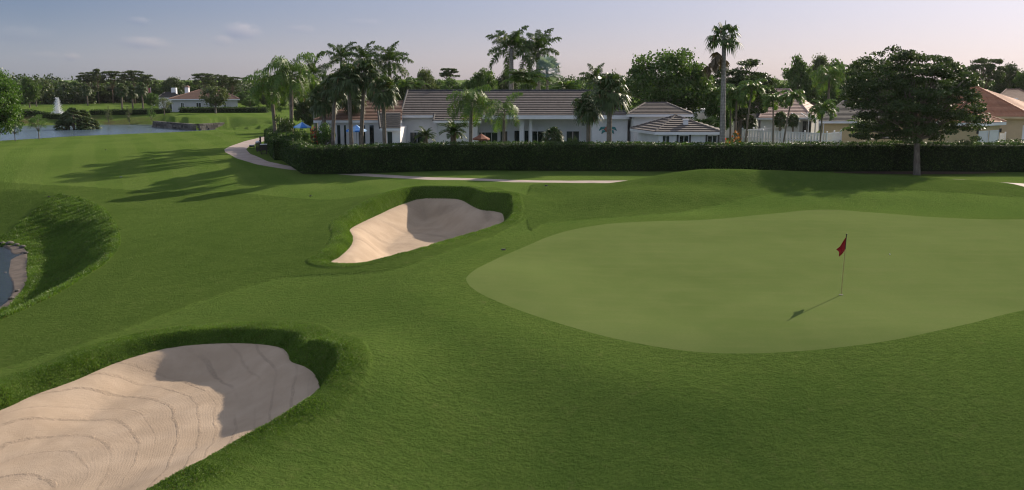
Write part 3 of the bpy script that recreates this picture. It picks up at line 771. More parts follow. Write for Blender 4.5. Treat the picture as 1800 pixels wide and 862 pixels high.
PALM_MAT = dict(queen=('palm_bark', 'queen_leaf'), royal=('royal_bark', 'palm_leaf'), adonidia=('palm_bark', 'queen_leaf'), areca=('green_shaft', 'queen_leaf'), sabal=('palm_bark', 'sabal_leaf'),
                bismarck=('royal_bark', 'silver_leaf'), washingtonia=('royal_bark', 'palm_leaf'), cycad=('brown_bark', 'palm_leaf'))
NAMES = dict(queen='queen_palm', royal='royal_palm', adonidia='christmas_palm', areca='areca_palm', sabal='cabbage_palm', bismarck='silver_palm', washingtonia='fan_palm', cycad='cycad')
seed_ = [100]
def palm(kind, px, Y, pc, label, group=None, s=1.0, lean=0.0, z=None, base_px=None, nf=0):
    """crown centre at picture row pc; px is the crown centre"""
    seed_[0] += 1
    zc = zat(pc, Y); x1 = at(px, Y, zc)
    x0 = at(base_px, Y, 0) if base_px is not None else x1-lean*zc
    g = zt(x0, Y) if z is None else z; H = zc-g; lean = (x1-x0)/H
    t = thing(NAMES[kind], label, 'palm tree' if kind != 'cycad' else 'plant', (x0, Y, g), 0, group)
    tr, cr, ex = palm_mesh(kind, seed_[0], H, s, lean, nf); a, b = PALM_MAT[kind]
    tr.build('trunk', M[a], t, True); cr.build('crown', M[b], t)
    for k, (mb, m) in ex.items(): mb.build(k, m, t, k == 'crownshaft')
    return t

PROTO = {}
TREE_NAME = dict(oak='broadleaf_tree', pine='umbrella_pine', woods='broadleaf_tree', sapling='young_tree', airy='broadleaf_tree', shrub='shrub')
KSEED = {'oak': 1, 'pine': 2, 'woods': 3, 'sapling': 4, 'airy': 5, 'shrub': 6}
def tree(kind, px, Y, ptop, width, label, group=None, leaf='oak_leaf', v=0, g=None, rz=None):
    """width in picture pixels; ptop the picture row of the crown's top"""
    zc = zat(ptop, Y); x = at(px, Y, zc*.5)
    z0 = zt(x, Y) if g is None else g
    key = (kind, v, leaf)
    random.seed(int(px*7+Y)); rz = random.uniform(0, 6.28) if rz is None else rz
    first = key not in PROTO
    if first:
        (tr, cr), P = build_proto(kind, v)
        r = thing(TREE_NAME[kind], label, 'shrub' if kind == 'shrub' else 'tree', (0, 0, 0), 0, group)
        tr.build('trunk', M['brown_bark' if kind == 'pine' else 'grey_bark'], r, True); cr.build('crown', M[leaf], r)
        PROTO[key] = (r, P['H'], P['R'])
    r, H, R = PROTO[key]
    w = width/1600*Y/2; sc = (w/R, w/R, (zc-z0)/H)
    if first: r.location = (x, Y, z0); r.rotation_euler[2] = rz; r.scale = sc; return r
    return dup(r, (x, Y, z0), rz, sc, label, group)
_pc = {}
def build_proto(kind, v):
    if (kind, v) not in _pc:
        P = dict(oak=dict(H=9, R=4.6, trunk_h=2.2, trunk_r=.26, nclump=80, per=150, leaf=(.34, .21), rc=.22, low=.4),
             pine=dict(H=13, R=4.6, trunk_h=5.5, trunk_r=.2, nclump=74, per=90, leaf=(.42, .22), style='umbrella', flat=.45, rc=.21),
             woods=dict(H=10, R=5.0, trunk_h=1.2, trunk_r=.25, nclump=80, per=110, leaf=(.52, .34), rc=.25, low=.9),
             sapling=dict(H=4, R=1.5, trunk_h=1.2, trunk_r=.05, nclump=22, per=40, leaf=(.20, .11), rc=.30),
             airy=dict(H=7, R=4.0, trunk_h=2.0, trunk_r=.17, nclump=44, per=60, leaf=(.26, .15), rc=.22),
             shrub=dict(H=2.4, R=1.5, trunk_h=.25, trunk_r=.06, nclump=34, per=70, leaf=(.20, .11), rc=.30, low=1))[kind]
        _pc[(kind, v)] = (broad_tree(seed=KSEED[kind]*100+v*13, **P), P)
    (tr, cr), P = _pc[(kind, v)]
    return (tr, cr), P

def hedge(name, label, line, w, h, per=150, leaf=(.13, .085), group=None, seed=5, core_in=.10):
    """clipped hedge along a plan polyline: a solid twiggy core with leaves over every face"""
    rg = np.random.RandomState(seed); P = np.asarray(line, float)
    seg = np.linalg.norm(np.diff(P, axis=0), axis=1); Lc = np.concatenate([[0], np.cumsum(seg)]); n = max(3, int(Lc[-1]/.8)+1)
    t = np.linspace(0, Lc[-1], n); Q = np.stack([np.interp(t, Lc, P[:, 0]), np.interp(t, Lc, P[:, 1])], 1)
    T = np.gradient(Q, axis=0); T /= np.linalg.norm(T, axis=1)[:, None]; N = np.stack([-T[:, 1], T[:, 0]], 1)
    g = height(Q[:, 0], Q[:, 1]); hh = h+.06*wav(Q[:, 0], Q[:, 1], .8, seed)
    root = thing(name, label, 'hedge', (0, 0, 0), 0, group)
    core = MB(); V = []; ci = core_in
    for i in range(n):
        for s, z in ((-1, -.2), (-1, hh[i]-ci-.12), (-.8, hh[i]-ci), (.8, hh[i]-ci), (1, hh[i]-ci-.12), (1, -.2)):
            V.append((Q[i, 0]+N[i, 0]*s*(w/2-ci), Q[i, 1]+N[i, 1]*s*(w/2-ci), g[i]+z))
    Fc = [(i*6+k, i*6+k+1, (i+1)*6+k+1, (i+1)*6+k) for i in range(n-1) for k in range(5)]+[(5, 4, 3, 2, 1, 0), tuple((n-1)*6+k for k in range(6))]
    core.add(V, Fc); core.build('branches', M['hedge_core'], root)
    per_m = 2*h+w; m = int(Lc[-1]*per_m*per)
    u = rg.uniform(0, Lc[-1], m); p = rg.uniform(0, per_m, m)
    x = np.interp(u, Lc, P[:, 0]); y = np.interp(u, Lc, P[:, 1]); nx = np.interp(u, t, N[:, 0]); ny = np.interp(u, t, N[:, 1]); gz = np.interp(u, t, g); hz = np.interp(u, t, hh)
    ext = .05*wav(u, p, 2.2, seed+1)+np.abs(rg.normal(0, .05, m))
    off = np.where(p < h, -w/2-ext, np.where(p < h+w, -w/2+(p-h), w/2+ext)); zz = np.where(p < h, p, np.where(p < h+w, h+ext*1.3, per_m-p))*hz/h
    off += rg.normal(0, .035, m); zz += rg.normal(0, .035, m)
    keep = (zz > .12+.1*rg.rand(m))
    c = np.stack([x+nx*off, y+ny*off, gz+zz], 1)[keep]
    # end faces
    for e, sgn in ((0, -1), (n-1, 1)):
        k = int(w*h*per); c = np.vstack([c, np.stack([Q[e, 0]+N[e, 0]*rg.uniform(-w/2, w/2, k)+T[e, 0]*sgn*rg.uniform(0, .1, k), Q[e, 1]+N[e, 1]*rg.uniform(-w/2, w/2, k)+T[e, 1]*sgn*rg.uniform(0, .1, k), g[e]+rg.uniform(.1, h, k)], 1)])
    # stray shoots on top
    k = int(Lc[-1]*5); u = rg.uniform(0, Lc[-1], k); xs = np.interp(u, Lc, P[:, 0])+rg.uniform(-w/2, w/2, k)*np.interp(u, t, N[:, 0]); ys = np.interp(u, Lc, P[:, 1])+rg.uniform(-w/2, w/2, k)*np.interp(u, t, N[:, 1])
    c = np.vstack([c, np.stack([xs, ys, np.interp(u, t, g)+np.interp(u, t, hh)+rg.uniform(.05, .22, k)], 1)])
    lv = MB(); lv.addq(leaf_quads(rg, c, *leaf), 4); lv.build('leaves', M['hedge_leaf'], root)
    return root

# ------------------------------------------------------------------ buildings
def L3(px, py, Y): z = zat(py, Y); return (at(px, Y, z), Y, z)
def X3(px, Y, z): return (at(px, Y, z), Y, z)
def roof(parent, faces, m, course=.54, step=.09, caps=(), cap_r=.11, cap_m=None, name='roof'):
    """tiled roof: every course is a lapped strip with its own shadow edge"""
    mb = MB()
    for e0, e1, r1, r0 in faces:
        e0, e1, r1, r0 = map(lambda q: np.array(q, float), (e0, e1, r1, r0))
        N = np.cross(e1-e0, (r0+r1)/2-e0); N /= np.linalg.norm(N); N = N if N[2] > 0 else -N
        n = max(2, int(round(np.linalg.norm((r0+r1)/2-(e0+e1)/2)/course)))
        for k in range(n):
            a0, a1, b0, b1 = e0+(r0-e0)*k/n, e1+(r1-e1)*k/n, e0+(r0-e0)*(k+1)/n, e1+(r1-e1)*(k+1)/n
            P = [a0+N*step, a1+N*step, b1+N*.006, b0+N*.006, a0-N*.01, a1-N*.01]
            mb.add(P, [(0, 1, 2, 3), (4, 5, 1, 0)])
        mb.add([e0-N*.04, e1-N*.04, r1-N*.04, r0-N*.04], [(0, 1, 2, 3)])
    o = mb.build(name, m, parent)
    if caps:
        c = MB()
        for a, b in caps:
            a, b = Vector(a), Vector(b); n = max(2, int((b-a).length/.42)); d = (b-a)/n
            for k in range(n):
                p, q = a+d*k, a+d*(k+1.08); c.tube([tuple(p+Vector((0, 0, .03))), tuple(q+Vector((0, 0, .07)))], [cap_r, cap_r*1.12], 6)
        c.build('ridge_tiles', cap_m or m, o)
    return o
def wall_poly(parent, poly, z0, z1, m=None, name='wall'):
    return MB().prism(poly, z0, z1).build(name, m or M['white_stucco'], parent)
def opening(parent, a, b, t, w, z0, z1, name='window', mull=1, frame_m=None, pane_m=None, fr=.07, handle=False):
    """framed opening on the wall from a to b (plan), centred at fraction t, facing the camera side"""
    a, b = np.array(a[:2], float), np.array(b[:2], float); d = (b-a)/np.linalg.norm(b-a); n = np.array([d[1], -d[0]])
    c = a+(b-a)*t
    if np.dot(n, -c) < 0: n = -n
    rz = math.atan2(d[1], d[0]); f = MB(); h = z1-z0; p = c+n*.03
    def bx(u, z, w_, h_, dep=.09): q = p+d*u; f.box((q[0], q[1], z), (w_, dep, h_), rz)
    bx(-w/2+fr/2, (z0+z1)/2, fr, h); bx(w/2-fr/2, (z0+z1)/2, fr, h); bx(0, z1-fr/2, w-2*fr-.004, fr); bx(0, z0+fr/2, w-2*fr-.004, fr)
    for k in range(1, mull+1): bx(-w/2+w*k/(mull+1), (z0+z1)/2, .05, h-2*fr-.004, .07)
    o = f.build(name, frame_m or M['white_trim'], parent)
    q = c+n*.018; g = MB(); g.box((q[0], q[1], (z0+z1)/2), (w-2*fr-.004, .03, h-2*fr-.004), rz); g.build('pane', pane_m or M['window_glass'], o)
    return o
def px_t(a, b, px):
    """fraction along the plan segment a-b seen at picture column px"""
    ta = (px-CX)/F; A = np.array(a[:2]); B = np.array(b[:2]); k = ta*1.012
    f0, f1 = A[0]-k*A[1], B[0]-k*B[1]; return f0/(f0-f1)
def open_px(parent, a, b, px, wpx, z0, z1, **kw):
    t = px_t(a, b, px); Y = a[1]+(b[1]-a[1])*t
    return opening(parent, a, b, t, wpx/F*Y, z0, z1, **kw)
def fascia(parent, pts, h=.24, w=.12, name='gutter', m=None):
    mb = MB()
    for a, b in zip(pts[:-1], pts[1:]):
        a, b = Vector(a), Vector(b); mb.bar(a-Vector((0, 0, h*.5)), b-Vector((0, 0, h*.5)), w, h)
    return mb.build(name, m or M['white_trim'], parent)
def soffit(parent, pts, z):
    mb = MB(); mb.prism([p[:2] for p in pts], z-.05, z); return mb.build('soffit', M['white_trim'], parent)
def downspout(parent, x, y, z0, z1):
    mb = MB(); mb.bar((x, y, z0), (x, y, z1-.35), .09); mb.bar((x, y, z1-.35), (x+.12, y-.35, z1), .09); return mb.build('downspout', M['white_trim'], parent)

def white_house():
    r = thing('house', 'long white house with brown tiled roofs behind the clipped hedge', 'house', (0, 0, 0))
    zr = zat(160.5, 99); ze = zat(203, 92.2); rt = M['brown_roof_tile']
    e0, e1 = X3(704, 92.2, ze), X3(1106, 92.2, ze); r0, r1 = X3(702, 99, zr), X3(1040, 99, zr)
    b0, b1 = (e0[0], 105.8, ze), (e1[0], 105.8, ze); r0 = (e0[0], 99, zr)
    roof(r, [(e0, e1, r1, r0), (b1, b0, r0, r1), (e1, b1, r1, r1)], rt, caps=[(r0, r1), (e0, r0), (r1, e1)], cap_m=M['slate_roof_tile'])
    # lower strip where the roof runs further down
    s = (zr-ze)/(99-92.2); x0, x1 = at(762, 91, 3.4), at(846, 91, 3.4); y2 = 90.8; z2 = ze-s*(92.2-y2)
    roof(r, [((x0, y2, z2), (x1, y2, z2), (x1, 92.25, ze+.02), (x0, 92.25, ze+.02))], rt, caps=[((x0, y2, z2), (x0, 92.3, ze))], cap_m=M['slate_roof_tile'])
    fascia(r, [e0, (x0-.02, 92.2, ze)]); fascia(r, [(x0, y2, z2), (x1, y2, z2)]); fascia(r, [(x1+.02, 92.2, ze), e1], h=.38)
    xa, xb, xc, xd = at(708, 92.8, 2), at(840, 92.8, 2), at(1040, 92.8, 2), at(1103, 92.8, 2)
    wt = ze-.10
    poly = [(xa, 92.9), (x0+.15, 92.9), (x0+.15, 91.5), (xb, 91.5), (xb, 95.4), (xc, 95.4), (xc, 92.9), (xd, 92.9), (xd, 105.2), (xa, 105.2)]
    wall_poly(r, poly, -.2, z2-.02)
    wall_poly(r, [(xa, 92.9), (xb, 92.9), (xb, 95.4), (xc, 95.4), (xc, 92.9), (xd, 92.9), (xd, 105.2), (xa, 105.2)], z2-.02, wt)
    MB().add([(xa, 92.7, wt), (xa, 105.3, wt), (xa, 99, zr-.12), (xa+.2, 92.7, wt), (xa+.2, 105.3, wt), (xa+.2, 99, zr-.12)], [(0, 1, 2), (5, 4, 3), (0, 2, 5, 3), (1, 4, 5, 2)]).build('gable', M['white_stucco'], r)
    soffit(r, [(xb, 92.3), (xd+.5, 92.3), (xd+.5, 95.5), (xb, 95.5)], ze-.36)
    for px in (917, 933): 
        x = at(px, 93.4, 2); MB().box((x, 93.6, (ze-.4)/2), (.45 if px == 917 else .3, .4, ze-.42)).build('column', M['white_stucco'], r)
    A, B = (xa, 92.9), (xb, 92.9); open_px(r, A, B, 736, 26, zat(245, 92.9)-.8, zat(232, 92.9), mull=1)
    A, B = (xb, 95.4), (xc, 95.4)
    for px, w, top, nm, mu in [(859, 34, 232, 'sliding_door', 2), (886, 14, 230, 'window', 0), (909, 12, 229, 'window', 0), (925, 9, 229, 'window', 0), (944, 24, 230, 'sliding_door', 1), (1005, 24, 230, 'sliding_door', 1)]:
        open_px(r, A, B, px, w, .12, zat(top, 95.4), name=nm, mull=mu, frame_m=M['white_trim'])
    for px in (934, 1025): 
        MB().box((at(px, 95.2, 3), 95.2, 2.95), (.22, .16, .34)).build('wall_lamp', M['grey_plastic'], r)
    downspout(r, at(767, 91.3, 2), 91.38, .1, z2)
    # west wing
    zw, zwr = zat(212, 89.6), zat(180, 96); w0, w1 = X3(552, 89.6, zw), X3(706, 89.6, zw); q0, q1 = X3(640, 96, zwr), X3(708, 96, zwr)
    bw = (w0[0], 102.4, zw)
    roof(r, [(w0, w1, q1, q0), (bw, w0, q0, q0)], M['rust_roof_tile'], caps=[(q0, q1), (w0, q0)])
    fascia(r, [bw, w0, w1])
    ww0, ww1 = (at(560, 90.3, 2), 90.3), (xa+.01, 90.3)
    wall_poly(r, [ww0, ww1, (xa+.01, 101.5), (ww0[0], 101.5)], -.2, zw-.06)
    for px, w in [(601, 8), (612, 6), (641, 14), (658, 10)]: open_px(r, ww0, ww1, px, w, .15, zat(219, 90.3), name='glass_door', mull=0)
    # small lean-to
    zl, zlr = zat(226, 86.2), zat(198.5, 89.5); a, b = X3(668, 86.2, zl), X3(704, 86.2, zl); c, d = X3(665, 90.2, zlr), X3(704, 90.2, zlr)
    roof(r, [(a, b, d, c)], M['slate_roof_tile'], caps=[(a, c)]); fascia(r, [a, b])
    wall_poly(r, [(a[0]+.3, 86.7), (b[0]-.1, 86.7), (b[0]-.1, 92.5), (a[0]+.3, 92.5)], -.2, zl-.05)
    open_px(r, (a[0]+.3, 86.7), (b[0]-.1, 86.7), 689, 11, .9, zat(231, 86.7), mull=0)
    # east pavilion: upper storey, then the low hip roof in front
    z1, z1r = zat(201.5, 90), zat(182, 94); a, b, c, d = X3(1102, 90, z1), X3(1218, 90, z1), X3(1214, 98, z1), X3(1108, 98, z1); p, q = X3(1134, 94, z1r), X3(1172, 94, z1r)
    roof(r, [(a, b, q, p), (d, a, p, p), (b, c, q, q), (c, d, p, q)], rt, caps=[(p, q), (a, p), (b, q)], cap_m=M['brown_roof_tile'], cap_r=.09)
    fascia(r, [d, a, b, c]); soffit(r, [a, b, c, d], z1-.12)
    wall_poly(r, [(a[0]+.8, 90.7), (b[0]-1.6, 90.7), (c[0]-1.6, 97.4), (a[0]+.8, 97.4)], -.2, z1-.17)
    z2 = zat(232.5, 82.5); a, b = X3(1152, 82.5, z2), X3(1268, 82.5, z2); d = X3(1108, 88.4, z2); c = X3(1262, 89.2, z2); ap = L3(1188, 204, 86.4)
    roof(r, [(a, b, ap, ap), (d, a, ap, ap), (b, c, ap, ap), (c, d, ap, ap)], rt, caps=[(a, ap), (b, ap), (d, ap)], cap_m=M['brown_roof_tile'], cap_r=.09)
    fascia(r, [d, a, b, c]); soffit(r, [a, b, c, d], z2-.12)
    wa, wb = (at(1157, 83.1, 1), 83.1), (at(1262, 83.1, 1), 83.1); wd = (at(1121, 88.5, 1), 88.5)
    wall_poly(r, [wa, wb, (wb[0], 89), (wd[0], 89.0)], -.2, z2-.17)
    open_px(r, wa, wb, 1166, 14, .9, zat(238, 83.1), mull=1); open_px(r, wa, wb, 1197, 18, .9, zat(238, 83.1), mull=1); open_px(r, wa, wb, 1246, 18, .9, zat(238, 83.1), mull=1)
    for px in (1186, 1207.5, 1236, 1256.5):
        t = px_t(wa, wb, px); MB().box((wa[0]+(wb[0]-wa[0])*t, 83.04, (.9+zat(238, 83.1))/2), (.16, .08, zat(238, 83.1)-.8)).build('shutter', M['slate_roof_tile'], r)
    downspout(r, at(1182, 82.9, 2), 82.98, .1, z2); downspout(r, at(1233, 82.9, 2), 82.98, .1, z2)
    v = L3(1205, 217.5, 84.2); mb = MB(); mb.box((v[0], v[1], v[2]+.05), (.42, .42, .5)); mb.box((v[0], v[1], v[2]+.36), (.52, .52, .10)); mb.build('roof_vent', M['white_trim'], r)
white_house()

def hip_house(name, label, fl, fr_, bl, br, ze, p, q, rm, wm, inset=.6, g=0.0, gable_wall=None):
    """generic hip-roofed house from eave corners (plan) and ridge ends"""
    r = thing(name, label, 'house', (0, 0, 0)); E = [(*k, ze) for k in (fl, fr_, br, bl)]
    roof(r, [(E[0], E[1], q, p), (E[1], E[2], q, q), (E[2], E[3], p, q), (E[3], E[0], p, p)], rm, caps=[(p, q) if p != q else (E[0], p), (E[0], p), (E[1], q)])
    fascia(r, [E[3], E[0], E[1], E[2]]); soffit(r, E, ze-.12)
    c = np.mean([k[:2] for k in E], 0); W_ = []
    for k in E:
        k = np.array(k[:2]); v = c-k; W_.append(tuple(k+v/np.linalg.norm(v)*inset*1.4))
    wall_poly(r, W_, g-.2, ze-.17, wm); return r, W_

# pale pink-roofed house behind the white fence
def pink_house():
    ze = zat(207.5, 119); p, q = L3(1362, 158, 129), L3(1388, 158, 129)
    r, w = hip_house('house', 'pale house with pinkish tiled hip roof behind the white picket fence', X3(1334, 119, ze)[:2], X3(1428, 119, ze)[:2], (at(1318, 139, ze), 139), (at(1446, 139, ze), 139), ze, p, q, M['pink_roof_tile'], M['white_stucco'])
    open_px(r, w[0], w[1], 1360, 12, .9, 2.2); open_px(r, w[0], w[1], 1408, 16, .1, 2.2, name='sliding_door')
    a, b = X3(1262, 119.4, ze), X3(1336, 119.4, ze); c, d = L3(1352, 189, 126), L3(1276, 189, 126)
    roof(r, [(a, b, c, d)], M['slate_roof_tile']); fascia(r, [a, b])
    wall_poly(r, [(a[0]+.4, 120.1), (b[0], 120.1), (b[0], 126), (a[0]+.4, 126)], -.2, ze-.06)
    open_px(r, (a[0]+.4, 120.1), (b[0], 120.1), 1297, 30, .1, 2.3, name='garage_door', mull=0)
    zp = zat(193, 112.4); a, b = X3(1214, 112.6, zp), X3(1256, 112.6, zp)
    wall_poly(r, [(a[0], 114), (b[0], 114), (b[0], 120), (a[0], 120)], -.2, zp, M['screen_frame'], 'porch_wall')
    for px in (1222, 1243): MB().box((at(px, 113, 2), 113, zp/2), (.5, .5, zp)).build('column', M['white_trim'], r)
    fascia(r, [a, b], h=.4, name='beam')
pink_house()
def yellow_house():
    ze = zat(213.5, 105); p, q = L3(1482, 179, 113), L3(1560, 179, 113)
    r, w = hip_house('house', 'yellow stucco house with dark grey roof beside the spreading tree', X3(1440, 105, ze)[:2], X3(1600, 105, ze)[:2], (at(1446, 121, ze), 121), (at(1600, 121, ze), 121), ze, p, q, M['slate_roof_tile'], M['yellow_stucco'])
    open_px(r, w[0], w[1], 1545, 20, .9, 2.2); downspout(r, w[0][0]+.1, w[0][1]-.08, .1, ze)
    return r
yellow_house()
def back_house():
    ze = zat(188, 150); r, w = hip_house('house', 'beige flat-looking roof of a house glimpsed between palm and dark grey roof', X3(1400, 150, ze)[:2], X3(1492, 150, ze)[:2], (at(1405, 166, ze), 166), (at(1490, 166, ze), 166), ze, L3(1428, 178.5, 158), L3(1476, 178.5, 158), M['pink_roof_tile'], M['white_stucco'])
    open_px(r, w[0], w[1], 1440, 16, .9, 2.2)
back_house()
def cream_house():
    r = thing('house', 'cream house with terracotta roof and two white garage doors at the right edge', 'house', (0, 0, 0)); tm = M['terracotta_roof_tile']
    ze = 3.3; C1, CL, CB, CBL = (59.6, 105, ze), (44, 108, ze), (69, 116, ze), (54, 121, ze); A = L3(1715, 152, 112)
    roof(r, [(CL, C1, A, A), (C1, CB, A, A), (CB, CBL, A, A), (CBL, CL, A, A)], tm, course=.3, step=.06, caps=[(C1, A), (CL, A)])
    fascia(r, [CL, C1, CB], m=M['cream_stucco']); soffit(r, [CL, C1, CB, CBL], ze-.12)
    wl = [(45, 108.6), (59.1, 105.8), (67.6, 115.8), (54.3, 120)]; wall_poly(r, wl, -.2, ze-.17, M['cream_stucco'])
    open_px(r, wl[0], wl[1], 1790, 17, .0, 2.3, name='garage_door', mull=0, pane_m=M['white_trim'])
    # garage block
    u, v = np.array([.8, .6]), np.array([-.6, .8]); C0 = np.array([at(1721, 92, 3.0), 92.0]); zg = zat(217.3, 92)
    P = [tuple(C0), tuple(C0+u*5.6), tuple(C0+u*5.6+v*7), tuple(C0+v*7)]; E = [(*k, zg) for k in P]
    a = C0+u*3.3+v*2.0; za = zat(198.8, a[1]); a1 = (*a, za); a2 = (*(a+v*3), za)
    roof(r, [(E[0], E[1], a1, a1), (E[1], E[2], a2, a1), (E[2], E[3], a2, a2), (E[3], E[0], a1, a2)], tm, course=.3, caps=[(E[0], a1), (E[1], a1), (a1, a2)])
    fascia(r, [E[3], E[0], E[1], E[2]], h=.3); soffit(r, E, zg-.15)
    W0 = C0+u*.35+v*.35; Wp = [tuple(W0), tuple(W0+u*4.9), tuple(W0+u*4.9+v*6.3), tuple(W0+v*6.3)]; wall_poly(r, Wp, -.2, zg-.2, M['yellow_stucco'])
    for t in (.27, .73):
        d = opening(r, Wp[0], Wp[1], t, 2.0, .0, 2.35, name='garage_door', mull=0, pane_m=M['white_vinyl'], fr=.12)
    MB().box((W0[0]+u[0]*.12-.03, W0[1]+u[1]*.12-.12, 2.3), (.16, .16, .4)).build('wall_lamp', M['dark_metal'], r)
    MB().box((W0[0]+u[0]*4.75+.05, W0[1]+u[1]*4.75-.12, 2.3), (.16, .16, .4)).build('wall_lamp', M['dark_metal'], r)
    return r
cream_house()
def gate():
    a, b = at(1752, 98, 1), at(1765, 98, 1); r = thing('gate', 'tall white gate between garage and cream house', 'gate', ((a+b)/2, 98, zt(a, 98)))
    w = b-a
    for k in range(5): MB().box((-w/2+w*(k+.5)/5, 0, .95), (w/5-.02, .04, 1.8)).build('plank', M['white_vinyl'], r)
    for s in (-1, 1): MB().box((s*(w/2+.06), 0, 1.0), (.12, .12, 2.0)).build('post', M['white_vinyl'], r)
gate()
def far_right_house():
    ze = zat(186, 135); r, w = hip_house('house', 'house with dull red hip roof beyond the cream house', X3(1738, 135, ze)[:2], X3(1850, 135, ze)[:2], (at(1745, 152, ze), 152), (at(1850, 152, ze), 152), ze, L3(1769, 158, 143), L3(1792, 158, 143), M['rust_roof_tile'], M['cream_stucco'])
    open_px(r, w[0], w[1], 1795, 14, .9, 2.2)
    v = L3(1785, 176, 137.5); MB().box((v[0], v[1], v[2]), (.5, .5, .5)).build('roof_vent', M['white_trim'], r)
far_right_house()
# far side of the lake
def lake_house():
    ze = zat(174.5, 214); r, w = hip_house('house', 'white house with orange-brown hip roof across the lake', X3(296, 214, ze)[:2], X3(421, 214, ze)[:2], (at(300, 232, ze), 232), (at(418, 232, ze), 232), ze, L3(350, 158.5, 223), L3(388, 158.5, 223), M['rust_roof_tile'], M['far_stucco'])
    for px, w_ in [(334, 6), (362, 9), (385, 7), (407, 5)]: open_px(r, w[0], w[1], px, w_, .9, 2.2)
    open_px(r, w[0], w[1], 311, 11, .1, 2.2, name='sliding_door')
    c = L3(329, 157.5, 226); mb = MB(); mb.box((c[0], c[1], c[2]-.3), (.9, .9, 1.7)); o = mb.build('cupola', M['white_trim'], r)
    mb = MB(); mb.box((c[0], c[1], c[2]+.75), (1.3, 1.3, .4), 0, .3); mb.build('cupola_roof', M['rust_roof_tile'], o)
lake_house()
def grey_far_house():
    ze = zat(172, 236); r, w = hip_house('house', 'grey-roofed house behind the orange-roofed one across the lake', X3(276, 236, ze)[:2], X3(320, 236, ze)[:2], (at(276, 250, ze), 250), (at(320, 250, ze), 250), ze, L3(290, 163, 243), L3(305, 163, 243), M['slate_roof_tile'], M['white_stucco'])
    c = L3(306, 158, 243); MB().box((c[0], c[1], c[2]-.4), (1.25, 1.0, 1.8)).build('chimney', M['white_trim'], r); open_px(r, w[0], w[1], 284, 6, .9, 2.2)
grey_far_house()
def peach_far_house():
    ze = zat(166, 300); r, w = hip_house('house', 'low peach house with brown roof half hidden by the far trees', X3(72, 300, ze)[:2], X3(118, 300, ze)[:2], (at(72, 316, ze), 316), (at(118, 316, ze), 316), ze, L3(84, 160, 308), L3(104, 160, 308), M['rust_roof_tile'], M['cream_stucco'])
    open_px(r, w[0], w[1], 86, 6, .9, 2.2); open_px(r, w[0], w[1], 103, 6, .9, 2.2)
peach_far_house()
def screen_enclosure():
    r = thing('screen_enclosure', 'white framed insect screen enclosure between pink and yellow houses', 'enclosure', (0, 0, 0)); Y0, Y1 = 110, 116
    x = [at(p, Y0, 2) for p in (1404, 1421, 1433, 1452)]; zl = zat(208, Y0); zh = zat(199, Y1)
    for k in x:
        mb = MB(); mb.bar((k, Y0, 0), (k, Y0, zl), .11); mb.build('post', M['screen_frame'], r)
        mb = MB(); mb.bar((k, Y0, zl), (k+.9, Y1, zh), .09); mb.build('rafter', M['screen_frame'], r)
    mb = MB(); mb.bar((x[0], Y0, zl), (x[-1], Y0, zl), .13); mb.bar((x[0], Y0, 1.0), (x[-1], Y0, 1.0), .07); mb.build('rail', M['screen_frame'], r)
    mb = MB(); mb.add([(x[0], Y0+.01, 0), (x[-1], Y0+.01, 0), (x[-1], Y0+.01, zl), (x[0], Y0+.01, zl)], [(0, 1, 2, 3)]); mb.add([(x[0], Y0, zl), (x[-1], Y0, zl), (x[-1]+.9, Y1, zh), (x[0]+.9, Y1, zh)], [(0, 1, 2, 3)]); mb.build('screen', M['insect_screen'], r)
screen_enclosure()
def picket_fence():
    r = thing('fence', 'white vinyl picket fence with capped posts behind the hedge', 'fence', (0, 0, 0))
    pts = [X3(1378, 113, 0)[:2], X3(1304, 106, 0)[:2], X3(1452, 99, 0)[:2], X3(1477, 102.5, 0)[:2]]; h = 1.72
    pk = MB(); rl = MB()
    for a, b in zip(pts[:-1], pts[1:]):
        a, b = np.array(a), np.array(b); Ln = np.linalg.norm(b-a); d = (b-a)/Ln; n = np.array([d[1], -d[0]]); rz = math.atan2(d[1], d[0]); g = 0.0
        for k in range(int(Ln/.17)):
            s = 1 if k % 2 else -1; q = a+d*(k+.5)*.17+n*.045*s; pk.box((q[0], q[1], g+h/2+.06), (.135, .022, h), rz)
        for z in (.22, .95, h-.02): rl.box((*((a+b)/2), g+z), (Ln, .05, .10), rz)
        m = max(1, int(round(Ln/2.3)))
        for k in range(m+1):
            if k == m and tuple(b) != tuple(pts[-1]): continue
            q = a+d*Ln*k/m; p = MB().box((q[0], q[1], g+.95), (.13, .13, 1.9), rz).build('post', M['white_vinyl'], r)
            MB().box((q[0], q[1], g+1.95), (.19, .19, .10), rz, .3).build('post_cap', M['white_vinyl'], p)
    pk.build('pickets', M['white_vinyl'], r); rl.build('rails', M['white_vinyl'], r)
picket_fence()
def stone_wall():
    a, b, c = G(277, 223, P2W), G(346, 228.8, P2W), G(385, 226.3, P2W); rg = np.random.RandomState(4); mb = MB()
    for p, q in ((a, b), (b, c)):
        Ln = np.linalg.norm(q-p); d = (q-p)/Ln; n = np.array([d[1], -d[0]]); n = n if n[1] < 0 else -n; rz = math.atan2(d[1], d[0]); z = -.15
        for row in range(3):
            hh = [.45, .5, .38, .36, .3][row]; x = -.2*row*rg.rand()
            z0_ = z
            while x < Ln:
                w = rg.uniform(.6, 1.9); o = p+d*min(x+w/2, Ln)+n*(.75-.12*row+rg.uniform(-.08, .08)); mb.box((o[0], o[1], P2W+z+hh/2), (w-.04, .8, hh-.03), rz+rg.normal(0, .03), .96); x += w
            z += hh
    o = mb.build('stone_wall', M['wall_stone']); tag(o, 'stacked stone retaining wall rising from the lake edge', 'wall')
stone_wall()

